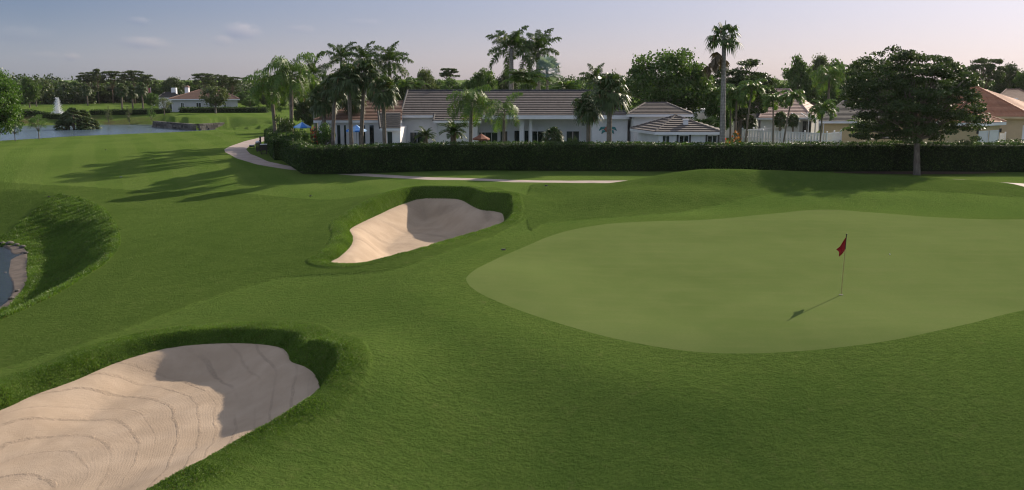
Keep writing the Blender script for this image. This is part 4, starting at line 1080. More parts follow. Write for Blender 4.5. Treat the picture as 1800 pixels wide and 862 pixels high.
# ------------------------------------------------------------------ hedges
hedge('hedge', 'long clipped dark green hedge in front of the white house', [G(503, 259), G(499, 272), G(505, 279), (at(540, 77.5, 0), 78.2), (at(620, 76, 0), 77.2), (at(760, 75.5, 0), 76.8), (at(1000, 75, 0), 76.3), (at(1300, 74.5, 0), 75.8), (at(1570, 74.5, 0), 75.5)], 1.35, 2.22, 130, (.15, .10), seed=11)
hedge('hedge', 'short dark hedge beside the cart path bend, left of the long one', [G(474, 258), G(481, 272), G(489, 280)], .9, 1.9, 110, (.14, .09), seed=12)
hedge('hedge', 'dark hedge running from the spreading tree to the right edge', [(at(1560, 76.3, 0), 76.6), (at(1650, 75.3, 0), 75.6), (at(1900, 74.5, 0), 75)], 1.3, 2.25, 130, (.15, .10), seed=13)
hedge('hedge', 'low bright hedge behind the right-hand hedge near the garages', [(at(1752, 90, 0), 90), (at(1860, 90, 0), 90)], 1.0, 1.55, 70, (.15, .1), seed=14)
hedge('hedge', 'low far hedge along the lake bank left of the palm clump', [(at(40, 199, 0), 199), (at(134, 199, 0), 199)], 1.2, 1.0, 40, (.25, .15), seed=15)
hedge('hedge', 'low far hedge along the lake bank right of the palm clump', [(at(160, 203, 0), 203), (at(225, 204, 0), 204), (at(300, 207, 0), 207)], 1.2, .9, 40, (.25, .15), seed=16)
hedge('hedge', 'double clipped hedge in front of the white lake house', [(at(318, 209, 0), 209), (at(470, 211, 0), 211)], 2.4, 1.15, 30, (.25, .15), seed=17)

# ------------------------------------------------------------------ trees that are single characters in the picture
def special_tree(name, label, px, Y, ptop, width, leafm, seed, g=None, cat='tree', bark_m='grey_bark', **kw):
    zc = zat(ptop, Y); x = at(px, Y, 1); z0 = zt(x, Y) if g is None else g
    t = thing(name, label, cat, (x, Y, z0)); tr, cr = broad_tree(seed, zc-z0, width/1600*Y/2, **kw)
    tr.build('trunk', M[bark_m], t, True); cr.build('crown', M[leafm], t); return t
special_tree('spreading_tree', 'big dark spreading tree with layered crown in front of the right hedge', 1614, 72.5, 82, 222, 'dark_leaf', 3, lean=-.31, trunk_h=2.7, trunk_r=.24, nclump=420, per=130, leaf=(.20, .125), style='tiers', flat=.32, rc=.145, low=.2)
special_tree('broadleaf_tree', 'large leafy green tree rising behind the pavilion roofs', 1168, 104, 76, 170, 'oak_leaf', 7, trunk_h=2.2, trunk_r=.3, nclump=190, per=120, leaf=(.32, .21), flat=.8, rc=.18, low=.8)
special_tree('flat_topped_tree', 'dark flat-topped tree right of the tall thin palm', 1300, 112, 102, 112, 'dark_leaf', 8, trunk_h=2.6, trunk_r=.26, nclump=190, per=110, leaf=(.28, .17), style='tiers', flat=.35, rc=.19)
special_tree('broadleaf_tree', 'bright green tree cut off by the left edge at the lake', -18, 118, 112, 128, 'fresh_leaf', 9, trunk_h=1.0, trunk_r=.2, nclump=200, per=150, leaf=(.26, .17), flat=.8, rc=.19, low=1)
special_tree('broadleaf_tree', 'pale olive tree with thin crown in front of the white lake house', 379, 205, 150, 52, 'olive_leaf', 10, trunk_h=1.6, trunk_r=.22, nclump=46, per=60, leaf=(.42, .26), flat=.7, rc=.25, low=.5)
special_tree('umbrella_pine', 'lone umbrella pine against the sky above the long roof', 788, 190, 121, 34, 'pine_leaf', 12, bark_m='brown_bark', trunk_h=7.0, trunk_r=.2, nclump=36, per=60, leaf=(.38, .2), style='umbrella', flat=.35, rc=.24)

# trees behind the houses
BH = 'trees behind the houses'
for kind, px, Y, pt, w, leaf, v, label in [
    ('oak', 745, 125, 122, 62, 'olive_leaf', 0, 'olive green tree left above the long roof beside the royal palm'),
    ('woods', 772, 170, 143, 60, 'oak_leaf', 0, 'low tree under the lone umbrella pine'),
    ('woods', 800, 165, 138, 62, 'oak_leaf', 1, 'low dark tree right under the lone umbrella pine'),
    ('oak', 846, 126, 117, 74, 'oak_leaf', 1, 'round dark tree left of the big royal palms'),
    ('oak', 890, 132, 124, 60, 'dark_leaf', 0, 'dark tree around the trunks of the big royal palms'),
    ('woods', 935, 130, 134, 60, 'oak_leaf', 1, 'tree under the silver palm behind the roof ridge'),
    ('woods', 1008, 180, 138, 50, 'dark_leaf', 2, 'low distant trees in the dip of the skyline right of the silver palm'),
    ('woods', 1045, 150, 142, 50, 'oak_leaf', 0, 'tree filling the gap left of the large leafy tree'),
    ('woods', 1085, 128, 128, 56, 'dark_leaf', 1, 'dark tree at the left foot of the large leafy tree'),
    ('woods', 1236, 124, 138, 60, 'dark_leaf', 0, 'dark tree between large leafy tree and tall thin palm'),
    ('oak', 1330, 140, 128, 54, 'dark_leaf', 1, 'dark tree sloping down right of the flat-topped tree'),
    ('woods', 1365, 165, 139, 46, 'oak_leaf', 1, 'low tree in the gap above the pink roof'),
    ('woods', 1402, 150, 101, 62, 'oak_leaf', 0, 'tall tree left in the group behind the pink-roofed house'),
    ('oak', 1440, 155, 97, 60, 'olive_leaf', 0, 'tall tree in the middle of the group behind the pink-roofed house'),
    ('woods', 1472, 148, 103, 56, 'oak_leaf', 2, 'tree right in the group behind the pink-roofed house'),
    ('oak', 1503, 160, 104, 52, 'olive_leaf', 1, 'paler tree just left of the big spreading tree'),
    ('woods', 1560, 150, 108, 80, 'oak_leaf', 1, 'tree behind the big spreading tree'),
    ('pine', 1728, 160, 104, 62, 'pine_leaf', 0, 'airy tree on the skyline right of the big spreading tree'),
    ('woods', 1690, 158, 118, 60, 'oak_leaf', 0, 'tree behind the peak of the terracotta roof'),
    ('oak', 1770, 165, 112, 60, 'dark_leaf', 0, 'dark tree above the dull red roof near the right edge'),
    ('woods', 1812, 160, 114, 70, 'oak_leaf', 2, 'tree cut off by the right edge above the red roof'),
    ('woods', 1760, 172, 128, 70, 'fresh_leaf', 1, 'lower bright tree above the dull red roof'),
    ('woods', 545, 135, 160, 60, 'dark_leaf', 2, 'dark tree behind the left group of palms'),
    ('woods', 590, 132, 150, 66, 'oak_leaf', 1, 'tree behind the royal palms on the left'),
    ('woods', 650, 130, 140, 64, 'dark_leaf', 0, 'dark tree behind the cabbage palms left of the long roof'),
    ('woods', 705, 132, 132, 50, 'dark_leaf', 1, 'tree between royal palm and olive tree above the rust roof'),
    ('oak', 1262, 102, 168, 52, 'fresh_leaf', 1, 'bright low tree right of the pavilion behind the tall thin palm'),
    ('woods', 1380, 185, 148, 80, 'dark_leaf', 1, 'far dark trees directly above the pink ridge'),
]: tree(kind, px, Y, pt, w, label, BH, leaf, v)

# far tree line across the lake, from left to right
FL = 'far line of trees across the lake'
for kind, px, Y, pt, w, leaf, v, label in [
    ('woods', 50, 250, 137, 44, 'oak_leaf', 0, 'far tree next to the bright tree on the left edge'),
    ('oak', 62, 262, 140, 34, 'dark_leaf', 0, 'dark far tree above the left end of the peach house'),
    ('woods', 78, 325, 142, 34, 'olive_leaf', 1, 'olive far tree directly behind the peach house'),
    ('woods', 100, 330, 142, 36, 'oak_leaf', 2, 'far tree behind the right end of the peach house'),
    ('woods', 118, 300, 145, 40, 'fresh_leaf', 0, 'lighter green far tree above the fountain'),
    ('oak', 135, 300, 141, 36, 'oak_leaf', 1, 'far tree straight above the palmetto clump'),
    ('pine', 160, 290, 127, 44, 'pine_leaf', 0, 'broad umbrella pine, first of the tall ones from the left'),
    ('pine', 172, 285, 122, 15, 'pine_leaf', 1, 'slender pine whose small crown tops the far tree line'),
    ('pine', 197, 292, 126, 44, 'pine_leaf', 1, 'umbrella pine right of the slender topping pine'),
    ('pine', 236, 290, 125, 46, 'pine_leaf', 2, 'umbrella pine with lacy crown near the small flag'),
    ('pine', 259, 285, 132, 28, 'pine_leaf', 0, 'smaller lacy pine leaning right over the small flag'),
    ('woods', 175, 296, 150, 46, 'dark_leaf', 1, 'dark far tree under the first umbrella pines'),
    ('woods', 212, 300, 148, 48, 'dark_leaf', 0, 'dark far tree between the umbrella pines'),
    ('woods', 248, 300, 150, 44, 'dark_leaf', 2, 'dark far tree left of the grey-roofed house'),
    ('woods', 282, 290, 141, 42, 'oak_leaf', 1, 'far tree behind the grey-roofed house'),
    ('oak', 305, 275, 136, 48, 'dark_leaf', 0, 'round dark tree behind cupola and white chimney'),
    ('woods', 332, 285, 143, 40, 'oak_leaf', 0, 'far tree in the dip right of the cupola'),
    ('pine', 360, 270, 130, 48, 'pine_leaf', 1, 'umbrella pine above the middle of the orange roof'),
    ('pine', 388, 275, 132, 32, 'pine_leaf', 0, 'umbrella pine above the right part of the orange roof'),
    ('pine', 408, 280, 136, 46, 'pine_leaf', 2, 'wide umbrella pine nearest the left palms'),
    ('woods', 368, 285, 148, 56, 'dark_leaf', 1, 'dark far tree under the umbrella pines behind the orange roof'),
    ('woods', 402, 290, 150, 56, 'dark_leaf', 2, 'dark far tree right behind the orange roof'),
    ('woods', 432, 250, 160, 44, 'oak_leaf', 1, 'far tree just left of the drooping palms'),
    ('oak', 440, 225, 170, 34, 'fresh_leaf', 0, 'small bright tree right of the white lake house'),
    ('woods', 470, 250, 158, 50, 'dark_leaf', 0, 'far dark tree seen under the drooping palms'),
    ('woods', 512, 240, 165, 56, 'oak_leaf', 2, 'far tree seen between the two drooping palm trunks'),
    ('woods', 550, 250, 160, 56, 'dark_leaf', 1, 'far tree behind the shrub of the left palms'),
    ('woods', 20, 290, 143, 60, 'dark_leaf', 2, 'far dark tree behind the bright tree on the left edge'),
    ('woods', -30, 290, 138, 70, 'oak_leaf', 1, 'far tree outside the left edge behind the bright tree'),
    ('oak', 267, 228, 163, 28, 'fresh_leaf', 1, 'small round bright tree left of the grey-roofed house'),
    ('sapling', 190, 190, 188, 14, 'olive_leaf', 0, 'thin young tree on the lake bank right of the palmetto clump'),
    ('sapling', 226, 190, 185, 12, 'olive_leaf', 1, 'second thin young tree on the lake bank, towards the stone wall'),
    ('sapling', 266, 188, 185, 16, 'fresh_leaf', 0, 'thin young tree at the lake just left of the stone wall'),
    ('airy', 288, 202, 171, 34, 'olive_leaf', 0, 'young tree with open crown above the stone wall'),
    ('airy', 66, 141, 200, 38, 'fresh_leaf', 1, 'slender young tree with open crown on the near shore of the lake'),
    ('airy', 24, 138, 210, 34, 'fresh_leaf', 0, 'small tree under the bright tree on the near lake shore'),
]: tree(kind, px, Y, pt, w, label, FL if Y > 240 else None, leaf, v)
for px, Y, pc, lab in [(212, 222, 157, 'cabbage palm left of three across the lake, on the far fairway'), (231, 226, 160, 'cabbage palm in the middle of three on the far fairway'), (249, 224, 155, 'tallest cabbage palm of three on the far fairway'), (152, 270, 157, 'small far palm above the palmetto clump')]:
    palm('sabal', px, Y, pc, lab, 'palms on the far fairway', s=1.05)
# woods along the horizon, far beyond everything one could count
def far_woods():
    rg = np.random.RandomState(77); mb = MB()
    for k in range(560):
        a = math.radians(-52+104*k/560+rg.normal(0, .15)); d = rg.uniform(345, 460); x, y = d*math.sin(a), d*math.cos(a); h = rg.uniform(5.5, 8.6)+1.2*math.sin(a*23); r = rg.uniform(2.6, 4.2)
        for z in (1.2, h*.45, h-r*.55):
            mb.addq(clump_leaves(rg, np.array([x+rg.normal(0, 1), y, z]), r, 60, 1.1, .7, .75), 4)
    for k in range(150):
        a = math.radians(-31+20*k/150+rg.normal(0, .1)); d = rg.uniform(318, 345); x, y = d*math.sin(a), d*math.cos(a); h = rg.uniform(3.5, 7.0); r = rg.uniform(1.8, 2.8)
        for z in (.8, h*.5, h-r*.5):
            mb.addq(clump_leaves(rg, np.array([x+rg.normal(0, 1), y, z]), r, 60, .9, .6, .75), 4)
    struct(mb.build('far_woods', M['dark_leaf']), 'stuff')
far_woods()
# ------------------------------------------------------------------ palms
LP = 'palms at the left end of the long hedge'
palm('queen', 476, 97, 155, 'drooping palm leftmost of the group beside the cart path', LP, 1.05, base_px=486)
palm('queen', 510, 94, 132, 'tall drooping palm with pale trunk behind the hedge corner', LP, 1.12, base_px=513)
palm('areca', 556, 104, 165, 'dark clump palm filling the gap right of the drooping palms', LP, 1.1)
palm('royal', 552, 106, 133, 'dark feather palm right of the tall drooping palm', LP, .9, nf=11)
palm('royal', 600, 114, 105, 'feather palm topping the left end of the palm group', LP, .9, nf=12)
palm('royal', 640, 113, 106, 'feather palm behind the two tallest cabbage palms', LP, .85, nf=12)
palm('royal', 685, 116, 111, 'feather palm with open crown right end of the left palm group', LP, 1.0)
palm('sabal', 568, 88, 172, 'low full cabbage palm leftmost in front of the rust roof', LP, 1.05, base_px=571)
palm('sabal', 590, 86.5, 150, 'cabbage palm with leaning trunk second from left before the rust roof', LP, .95, base_px=585)
palm('sabal', 612, 84, 136, 'tall cabbage palm with light fan crown in front of the rust roof', LP, 1.0, base_px=619)
palm('sabal', 641, 85, 128, 'tallest cabbage palm in front of the rust roof', LP, 1.0, base_px=635)
palm('sabal', 620, 92, 172, 'short cabbage palm hidden behind the two tall ones', LP, .95, base_px=608)
palm('sabal', 675, 82, 158, 'cabbage palm with round crown in front of the dark lean-to roof', LP, .95, base_px=677)
HP = 'palms in front of the long roof'
palm('queen', 829, 84, 181, 'palm with drooping bright fronds in front of the long roof', HP, .92, base_px=827)
palm('queen', 886, 82, 196, 'ragged palm with few stiff fronds right beside the drooping bright one', HP, .78, base_px=885, nf=8)
palm('sabal', 1034, 84, 186, 'small fan palm with a thin trunk left of the thick-trunked one', HP, 1.0, base_px=1034)
palm('sabal', 1072, 81, 160, 'thick-trunked cabbage palm in front of the white wall ornament', HP, 1.22, base_px=1070)
BP = 'big palms behind the long roof'
palm('royal', 899, 112, 86, 'left of the two big dark royal palms behind the long roof', BP, 1.14)
palm('royal', 946, 114, 92, 'right of the two big dark royal palms behind the long roof', BP, 1.06)
palm('bismarck', 962, 110, 124, 'silvery blue fan palm under the big royal palms', BP, .85)
palm('areca', 925, 108, 150, 'bright clump palm below the big royal palms', BP, 1.3)
palm('areca', 1000, 106, 166, 'low bright clump palm behind the right part of the long roof', BP, 1.1)
palm('royal', 1046, 118, 140, 'stiff feather palm peeking above the thick-trunked cabbage palm', BP, .75)
palm('washingtonia', 1272, 79, 64, 'very tall thin fan palm with a skirt of dead fronds', None, 1.12, base_px=1268)
CPG = 'small palms around the white fence'
for px, Y, pc, base_, lab, s in [(1256, 103, 166, 1256, 'small palm left of the tall thin fan palm', 1.2), (1284, 100, 172, 1283, 'small palm right beside the tall thin fan palm', 1.2), (1296, 98, 165, 1291, 'small pale-trunked palm left of the white fence', 1.25),
                                 (1321, 96, 158, 1309, 'small leaning palm at the left end of the white fence', 1.15), (1358, 95, 176, 1358, 'small straight palm in front of the white fence', .9), (1392, 93, 172, 1375, 'small strongly leaning palm in front of the white fence', .92), (1445, 92, 193, 1440, 'small palm at the right end of the white fence', 1.0)]:
    palm('adonidia', px, Y, pc, lab, CPG, s, base_px=base_)
palm('queen', 1458, 110, 136, 'large palm above the yellow house left of the spreading tree', None, .9)
palm('sabal', 1372, 110, 208, 'low fan palm behind the white fence', None, .62)
palm('sabal', 1318, 112, 215, 'low round palm in front of the slate roof behind the fence', None, .68)
palm('sabal', 1395, 110, 211, 'second low palm behind the white fence beside the screen enclosure', None, .55)
palm('areca', 1534, 82, 236, 'dark clump palm under the spreading tree', None, 1.05)
palm('areca', 1236, 96, 224, 'bright clump palm between pavilion and tall thin palm', None, .7)
palm('cycad', 748, 86, 240, 'spiky dark plant against the white wall left of the downspout', None, 1.0)
palm('cycad', 797, 85, 232, 'bushy dark cycad under the drooping bright palm', None, 1.35)
palm('sabal', 972, 83, 241, 'low leafy fan palm in front of the sliding doors', None, .72)
palm('areca', 722, 104, 154, 'bright fronds showing over the ridge of the long roof', None, .8)

# palmetto clump beyond the lake
def palmetto():
    Y = 178; x = at(138, Y, 1); g = zt(x, Y); r = thing('palmetto_clump', 'dense clump of short cabbage palms on the far lake bank', 'palm clump', (x, Y, g)); rg = np.random.RandomState(2)
    for dx, h in ((-2.0, 4.2), (-.9, 4.9), (.3, 4.4), (1.4, 3.2), (2.1, 2.6), (-2.6, 2.6), (.9, 2.2)):
        tr, cr = MB(), MB(); top = np.array([dx+rg.normal(0, .2), rg.normal(0, .8), h-1.3]); tr.tube([(top[0], top[1], -.3), tuple(top)], .22, 8); tr.build('trunk', M['brown_bark'], r, True)
        for i in range(36):
            V, c = fan(rg, i*2.4, 1.5-2.4*(i+.5)/36, .95, 1.0, droop=.4, w=.18); cr.addq(V+top, 4)
        cr.build('crown', M['sabal_leaf'], r)
palmetto()

# shrubs and flowers
tree('shrub', 502, 92, 203, 44, 'dark rounded shrub at the foot of the drooping palms', None, 'dark_leaf', 0)
tree('shrub', 572, 87, 219, 40, 'leafy shrub beside the left wall of the rust-roofed wing', None, 'fresh_leaf', 1)
tree('shrub', 530, 85, 231, 44, 'light green shrub spilling over the hedge corner', None, 'oak_leaf', 1)
tree('shrub', 1240, 98, 214, 60, 'bright shrub behind the low pavilion roof', None, 'fresh_leaf', 0)
tree('shrub', 1008, 88, 240, 22, 'small shrub beside the right sliding door', None, 'oak_leaf', 0)
def flowers(px, py0, py1, Y, w, m, label):
    x = at(px, Y, 1); g = zt(x, Y); rg = np.random.RandomState(px); r = thing('flowering_shrub', label, 'shrub', (x, Y, g)); h = zat(py0, Y)-g; l = MB(); f = MB(); w = w/1600*Y/2; s = MB()
    c = rvec(rg, 240)*np.array([w, w, h*.48])*(rg.uniform(.3, 1, 240)**.5)[:, None]+[0, 0, h*.5]
    l.addq(leaf_quads(rg, c, .24, .13), 4); l.build('leaves', M['dark_leaf'], r)
    c = rvec(rg, 110)*np.array([w*1.05, w*1.05, h*.5])*rg.uniform(.7, 1, 110)[:, None]+[0, 0, h*.55]; f.addq(leaf_quads(rg, c[c[:, 2] > h*.3], .2, .16), 4); f.build('blossoms', M[m], r)
    for k in range(5): s.tube([(rg.normal(0, .06), rg.normal(0, .06), -.2), (rg.normal(0, w*.5), rg.normal(0, w*.5), h*.7)], [.03, .012], 5)
    s.build('stems', M['brown_bark'], r)
flowers(552, 222, 240, 86, 13, 'red_bloom', 'red flowering shrub beside the left blue parasol')
flowers(1292, 231, 250, 84, 22, 'orange_bloom', 'orange-leaved shrub left of the white fence')
flowers(1272, 243, 252, 82, 9, 'red_bloom', 'small red flowers at the foot of the tall thin palm')

# ------------------------------------------------------------------ garden and course objects
def parasol(px, ptop, pedge, wpx, Y, m, m2, label):
    x = at(px, Y, 2); g = zt(x, Y); zt_, ze = zat(ptop, Y)-g, zat(pedge, Y)-g; R = wpx/1600*Y/2
    r = thing('parasol', label, 'parasol', (x, Y, g)); n = 8
    for par, mm, nm in ((0, m, 'canopy'), (1, m2, 'canopy_panels')):
        mb = MB()
        for k in range(n):
            if k % 2 != par: continue
            a, b = 2*math.pi*k/n, 2*math.pi*(k+1)/n; P = []
            for t in (0.03, .35, .7, 1):
                z = zt_-(zt_-ze)*(t**1.15)-.05*math.sin(t*math.pi)
                P += [(R*t*math.cos(a), R*t*math.sin(a), z), (R*t*math.cos(b), R*t*math.sin(b), z)]
            e0, e1 = P[6], P[7]; P += [(e0[0], e0[1], e0[2]-.14), (e1[0], e1[1], e1[2]-.14)]
            mb.add(P, [(0, 2, 3, 1), (2, 4, 5, 3), (4, 6, 7, 5), (6, 8, 9, 7)])
        mb.build(nm, mm, r)
    MB().tube([(0, 0, 0), (0, 0, zt_+.08)], .025, 8).build('pole', M['grey_plastic'], r); MB().ball((0, 0, zt_+.1), .05).build('finial', M['grey_plastic'], r)
    rb = MB()
    for k in range(n): a = 2*math.pi*k/n; rb.bar((0, 0, zt_-.08), (R*.97*math.cos(a), R*.97*math.sin(a), ze-.04), .02)
    rb.build('ribs', M['grey_plastic'], r); MB().tube([(0, 0, 0), (0, 0, .08)], .28, 14).build('base', M['dark_metal'], r)
parasol(532, 214.5, 222.5, 30, 88, M['blue_canvas'], M['pale_blue_canvas'], 'blue parasol left, behind the hedge corner')
parasol(627, 219.5, 229, 36, 86, M['blue_canvas'], M['pale_blue_canvas'], 'blue parasol on the patio among the cabbage palms')
parasol(846, 235, 243.5, 30, 86, M['rust_canvas'], M['rust_canvas'], 'rust brown parasol under the bright drooping palm')
def patio_table(px, Y, label):
    x = at(px, Y, 1); g = zt(x, Y); r = thing('patio_table', label, 'table', (x, Y+.02, g)); MB().tube([(0, 0, .72), (0, 0, .76)], .6, 18).build('tabletop', M['grey_plastic'], r)
    for k in range(4): a = k*1.571+.78; mb = MB(); mb.bar((.42*math.cos(a), .42*math.sin(a), .0), (.36*math.cos(a), .36*math.sin(a), .72), .04); mb.build('leg', M['dark_metal'], r)
patio_table(654, 84.5, 'round grey patio table by the blue parasol')
def grill(px, Y):
    x = at(px, Y, 1); g = zt(x, Y); r = thing('barbecue_grill', 'dark barbecue grill by the right porch wall', 'grill', (x, Y, g))
    MB().box((0, 0, .45), (.8, .55, .7)).build('cabinet', M['dark_metal'], r); mb = MB(); mb.tube([(-.42, 0, .95), (.42, 0, .95)], .3, 14); mb.build('lid', M['dark_metal'], r)
    for s in (-1, 1): MB().box((s*.62, 0, .82), (.4, .5, .05)).build('side_shelf', M['grey_plastic'], r)
grill(1029, 93)
def ornament():
    c = L3(1068.5, 227.5, 92.86); r = thing('wall_ornament', 'teal metal sea turtle ornament on the white wall', 'ornament', (c[0], 92.84, c[2]))
    mb = MB(); mb.ball((0, 0, 0), .38, 8, 14); b = mb.build('shell', M['coral_paint'], r, True); b.scale = (1.1, .18, .8)
    mb = MB(); mb.ball((0, 0, .42), .15, 6, 10); b = mb.build('head', M['teal_paint'], r, True); b.scale = (1, .4, 1)
    for sx, sz, q in ((-1, 1, .75), (1, 1, .75), (-1, -1, .4), (1, -1, .4)):
        mb = MB(); mb.tube([(sx*.28, 0, sz*.16), (sx*(.3+q*.5), 0, sz*.16-.05), (sx*(.3+q*.8), 0, sz*.16-.3)], [.12, .13, .03], 8); b = mb.build('flipper', M['teal_paint'], r, True); b.scale = (1, .35, 1)
ornament()
def course_objects():
    # cooler on a stand
    p = UG(464, 271.5); r = thing('water_cooler_stand', 'dark boxy cooler stand with pale lid on the grass inside the path bend', 'cooler', (p[0], p[1], zt(*p)), .25)
    MB().box((0, 0, .70), (.66, .5, .58)).build('box', M['brown_plastic'], r); MB().box((0, 0, 1.015), (.72, .56, .05)).build('lid', M['white_plastic'], r)
    for a in (-1, 1):
        for b in (-1, 1): MB().box((a*.27, b*.19, .2), (.07, .07, .42)).build('leg', M['brown_plastic'], r)
    mb = MB(); mb.box((0, -.19, .12), (.5, .04, .05)); mb.box((0, .19, .12), (.5, .04, .05)); mb.build('stretcher', M['brown_plastic'], r)
    # waste bin with bag
    p = UG(454, 267); r = thing('waste_bin', 'dark waste bin with a white bag beside the tall post', 'bin', (p[0], p[1], zt(*p)), .1)
    mb = MB()
    for k in range(12): a = k*.5236; mb.bar((.2*math.cos(a), .2*math.sin(a), .15), (.25*math.cos(a), .25*math.sin(a), .95), .045, .025)
    mb.tube([(0, 0, .9), (0, 0, .98)], .265, 14); mb.tube([(0, 0, .1), (0, 0, .16)], .21, 14); mb.build('cage', M['brown_plastic'], r)
    for k in range(3): a = k*2.09; MB().box((.18*math.cos(a), .18*math.sin(a), .07), (.05, .05, .16)).build('leg', M['brown_plastic'], r)
    mb = MB(); mb.ball((0, 0, .98), .25, 8, 12, .7); b = mb.build('bag', M['white_plastic'], r, True)
    p = UG(458.5, 265.5); r = thing('post', 'tall dark square post with cap behind the waste bin', 'post', (p[0], p[1], zt(*p)))
    MB().box((0, 0, .72), (.15, .15, 1.44)).build('shaft', M['brown_plastic'], r); MB().box((0, 0, 1.48), (.2, .2, .08)).build('cap', M['brown_plastic'], r); MB().box((0, -.12, 1.0), (.18, .1, .3)).build('ball_washer', M['dark_metal'], r)
    p = UG(443, 261); r = thing('bag_stand', 'low dark bench with a pale top at the edge of the path', 'bench', (p[0], p[1], zt(*p)), .3)
    MB().box((0, 0, .36), (.62, .34, .06)).build('top', M['white_plastic'], r); MB().box((0, 0, .24), (.56, .28, .16)).build('body', M['brown_plastic'], r)
    for a in (-1, 1): MB().box((a*.22, 0, .08), (.08, .26, .18)).build('leg', M['brown_plastic'], r)
course_objects()
def flagstick():
    p = UG(1478.5, 518, .1); g = zt(*p); r = thing('golf_flagstick', 'flagstick with limp red flag standing in the hole on the putting green', 'flagstick', (p[0], p[1], g))
    top = 2.13; lean = .05
    def q(z): return (lean*z/top, 0, z)
    MB().tube([q(-.05), q(1.62)], .016, 8).build('pole', M['pole_yellow'], r); MB().tube([q(1.62), q(top)], .015, 8).build('pole_top', M['pole_dark'], r); MB().ball((lean, 0, top+.01), .03).build('knob', M['pole_dark'], r)
    # hanging cloth: rows from the hoist down and out
    rows = [(2.06, -.00, 2.06), (1.98, -.06, 1.94), (1.90, -.115, 1.82), (1.82, -.165, 1.71), (1.74, -.28, 1.60), (1.66, -.20, 1.52), (1.60, -.20, 1.34)]
    V = []; n = 9
    for i, (zh, xo, zo) in enumerate(rows):
        for k in range(n):
            u = k/(n-1); V.append((lean*zh/top-.012+xo*u*(1 if i < 5 else .9), .05*math.sin(u*9+i*.5)*u-.02*u, zh+(zo-zh)*u-.02*math.sin(u*3.1)))
    Fc = [(i*n+k, i*n+k+1, (i+1)*n+k+1, (i+1)*n+k) for i in range(len(rows)-1) for k in range(n-1)]
    mb = MB(); mb.add(V, Fc); o = mb.build('flag', M['red_cloth'], r, True); o.rotation_euler = (0, 0, -.6); o.location = (.01, .01, 0); md = o.modifiers.new('thickness', 'SOLIDIFY'); md.thickness = .006
    MB().tube([(0, 0, .004), (0, 0, .010)], .075, 18).build('hole_cup', M['hole_liner'], r)
    p = UG(1564, 448.5, .1); b = MB(); b.ball((0, 0, .026), .026, 8, 12); o = b.build('golf_ball', M['golf_ball_white'], None, True, (p[0], p[1], zt(*p))); tag(o, 'white golf ball lying on the putting green behind the flagstick', 'golf ball')
flagstick()
SPR = {'at': [(546, 345, 'dark sprinkler head in the grass left of the far bunker'), (960, 338, 'dark sprinkler head in the grass near the far bunker mound'), (885, 442, 'sprinkler head between the far bunker and the putting green'), (213, 316, 'pale distance disc in the fairway on the left'), (186, 264, 'sprinkler head far up the left fairway'), (270, 280, 'sprinkler head on the fairway short of the cart path bend'), (86, 346, 'sprinkler head at the top of the pond bank')]}
for k, (px, py, lab) in enumerate(SPR['at']):
    p = UG(px, py); g = zt(*p); r = thing('sprinkler_head', lab, 'sprinkler', (p[0], p[1], g+.02), 0, 'sprinkler heads in the grass')
    MB().tube([(0, 0, -.05), (0, 0, .02)], .10, 16).build('cap', M['grey_plastic'] if 'pale' in lab else M['dark_metal'], r); MB().tube([(0, 0, .02), (0, 0, .03)], .05, 12).build('nozzle', M['dark_metal'], r)
for k, (px, py, w) in enumerate([(4, 429, .5), (17, 430, .7), (30, 432, .5), (41, 436, .6), (46, 446, .5), (9, 476, .35), (30, 512, .4), (20, 526, .45)]):
    p = G(px, py, P1W+.1); rg = np.random.RandomState(k+60); mb = MB(); mb.ball((0, 0, 0), w*.36, 6, 9, .55); v = mb.v[0]; v *= (1+.22*np.sin(v[:, [1, 2, 0]]*9+k)); o = mb.build('shore_rock', M['wall_stone'], None, False, (p[0], p[1], max(zt(*p), P1W-.05)+w*.06))
    tag(o, 'small dark rock lying along the shore of the near pond', 'rock', 'rocks on the near pond shore')
# fountain far left: droplets thrown up and falling back
def fountain():
    Y = 205; x = at(102, Y, 0); g = zt(x, Y); rg = np.random.RandomState(6); r = thing('fountain', 'white fountain jet on the far side of the lake', 'fountain', (x, Y, g)); h = zat(172, Y)-g
    n = 2600; t = rg.rand(n)**1.1; z = h*t; w = .35*(1-t)+.16; c = np.stack([rg.normal(0, 1, n)*w+.1*t, rg.normal(0, 1, n)*w, z], 1); mb = MB(); mb.addq(leaf_quads(rg, c, .14, .09), 4); mb.build('jet', M['spray'], r)
    n = 1500; a = rg.rand(n)*6.28; q = rg.rand(n); c = np.stack([np.cos(a)*q*2.4, np.sin(a)*q*2.4, (1-q)**1.5*1.0*rg.rand(n)], 1); mb = MB(); mb.addq(leaf_quads(rg, c, .14, .09), 4); mb.build('falling_spray', M['spray'], r)
fountain()
def small_flag():
    Y = 232; x = at(265, Y, 5); g = zt(x, Y); r = thing('flagpole', 'small flag on a pole in front of the far trees', 'flagpole', (x, Y, g)); h = zat(154, Y)-g
    MB().tube([(0, 0, 0), (0, 0, h)], [.06, .04], 8).build('pole', M['white_trim'], r); mb = MB(); mb.box((-.35, 0, h-.75), (.7, .03, 1.2)); mb.build('flag', M['flag_stripes'], r)
small_flag()
# mulch ring under the spreading tree
def mulch():
    c = (at(1614, 73.6, 0), 73.9); n = 40; P = []
    for k in range(n):
        a = 2*math.pi*k/n; x, y = c[0]+6.5*math.cos(a)*(1+.1*math.sin(3*a)), c[1]+1.1*math.sin(a); P.append((x, y, zt(x, y)+.03))
    mb = MB(); mb.add([(c[0], c[1], zt(*c)+.06)]+P, [(0, k+1, (k+1) % n+1) for k in range(n)]); struct(mb.build('mulch_bed', M['mulch'], None, True))
mulch()

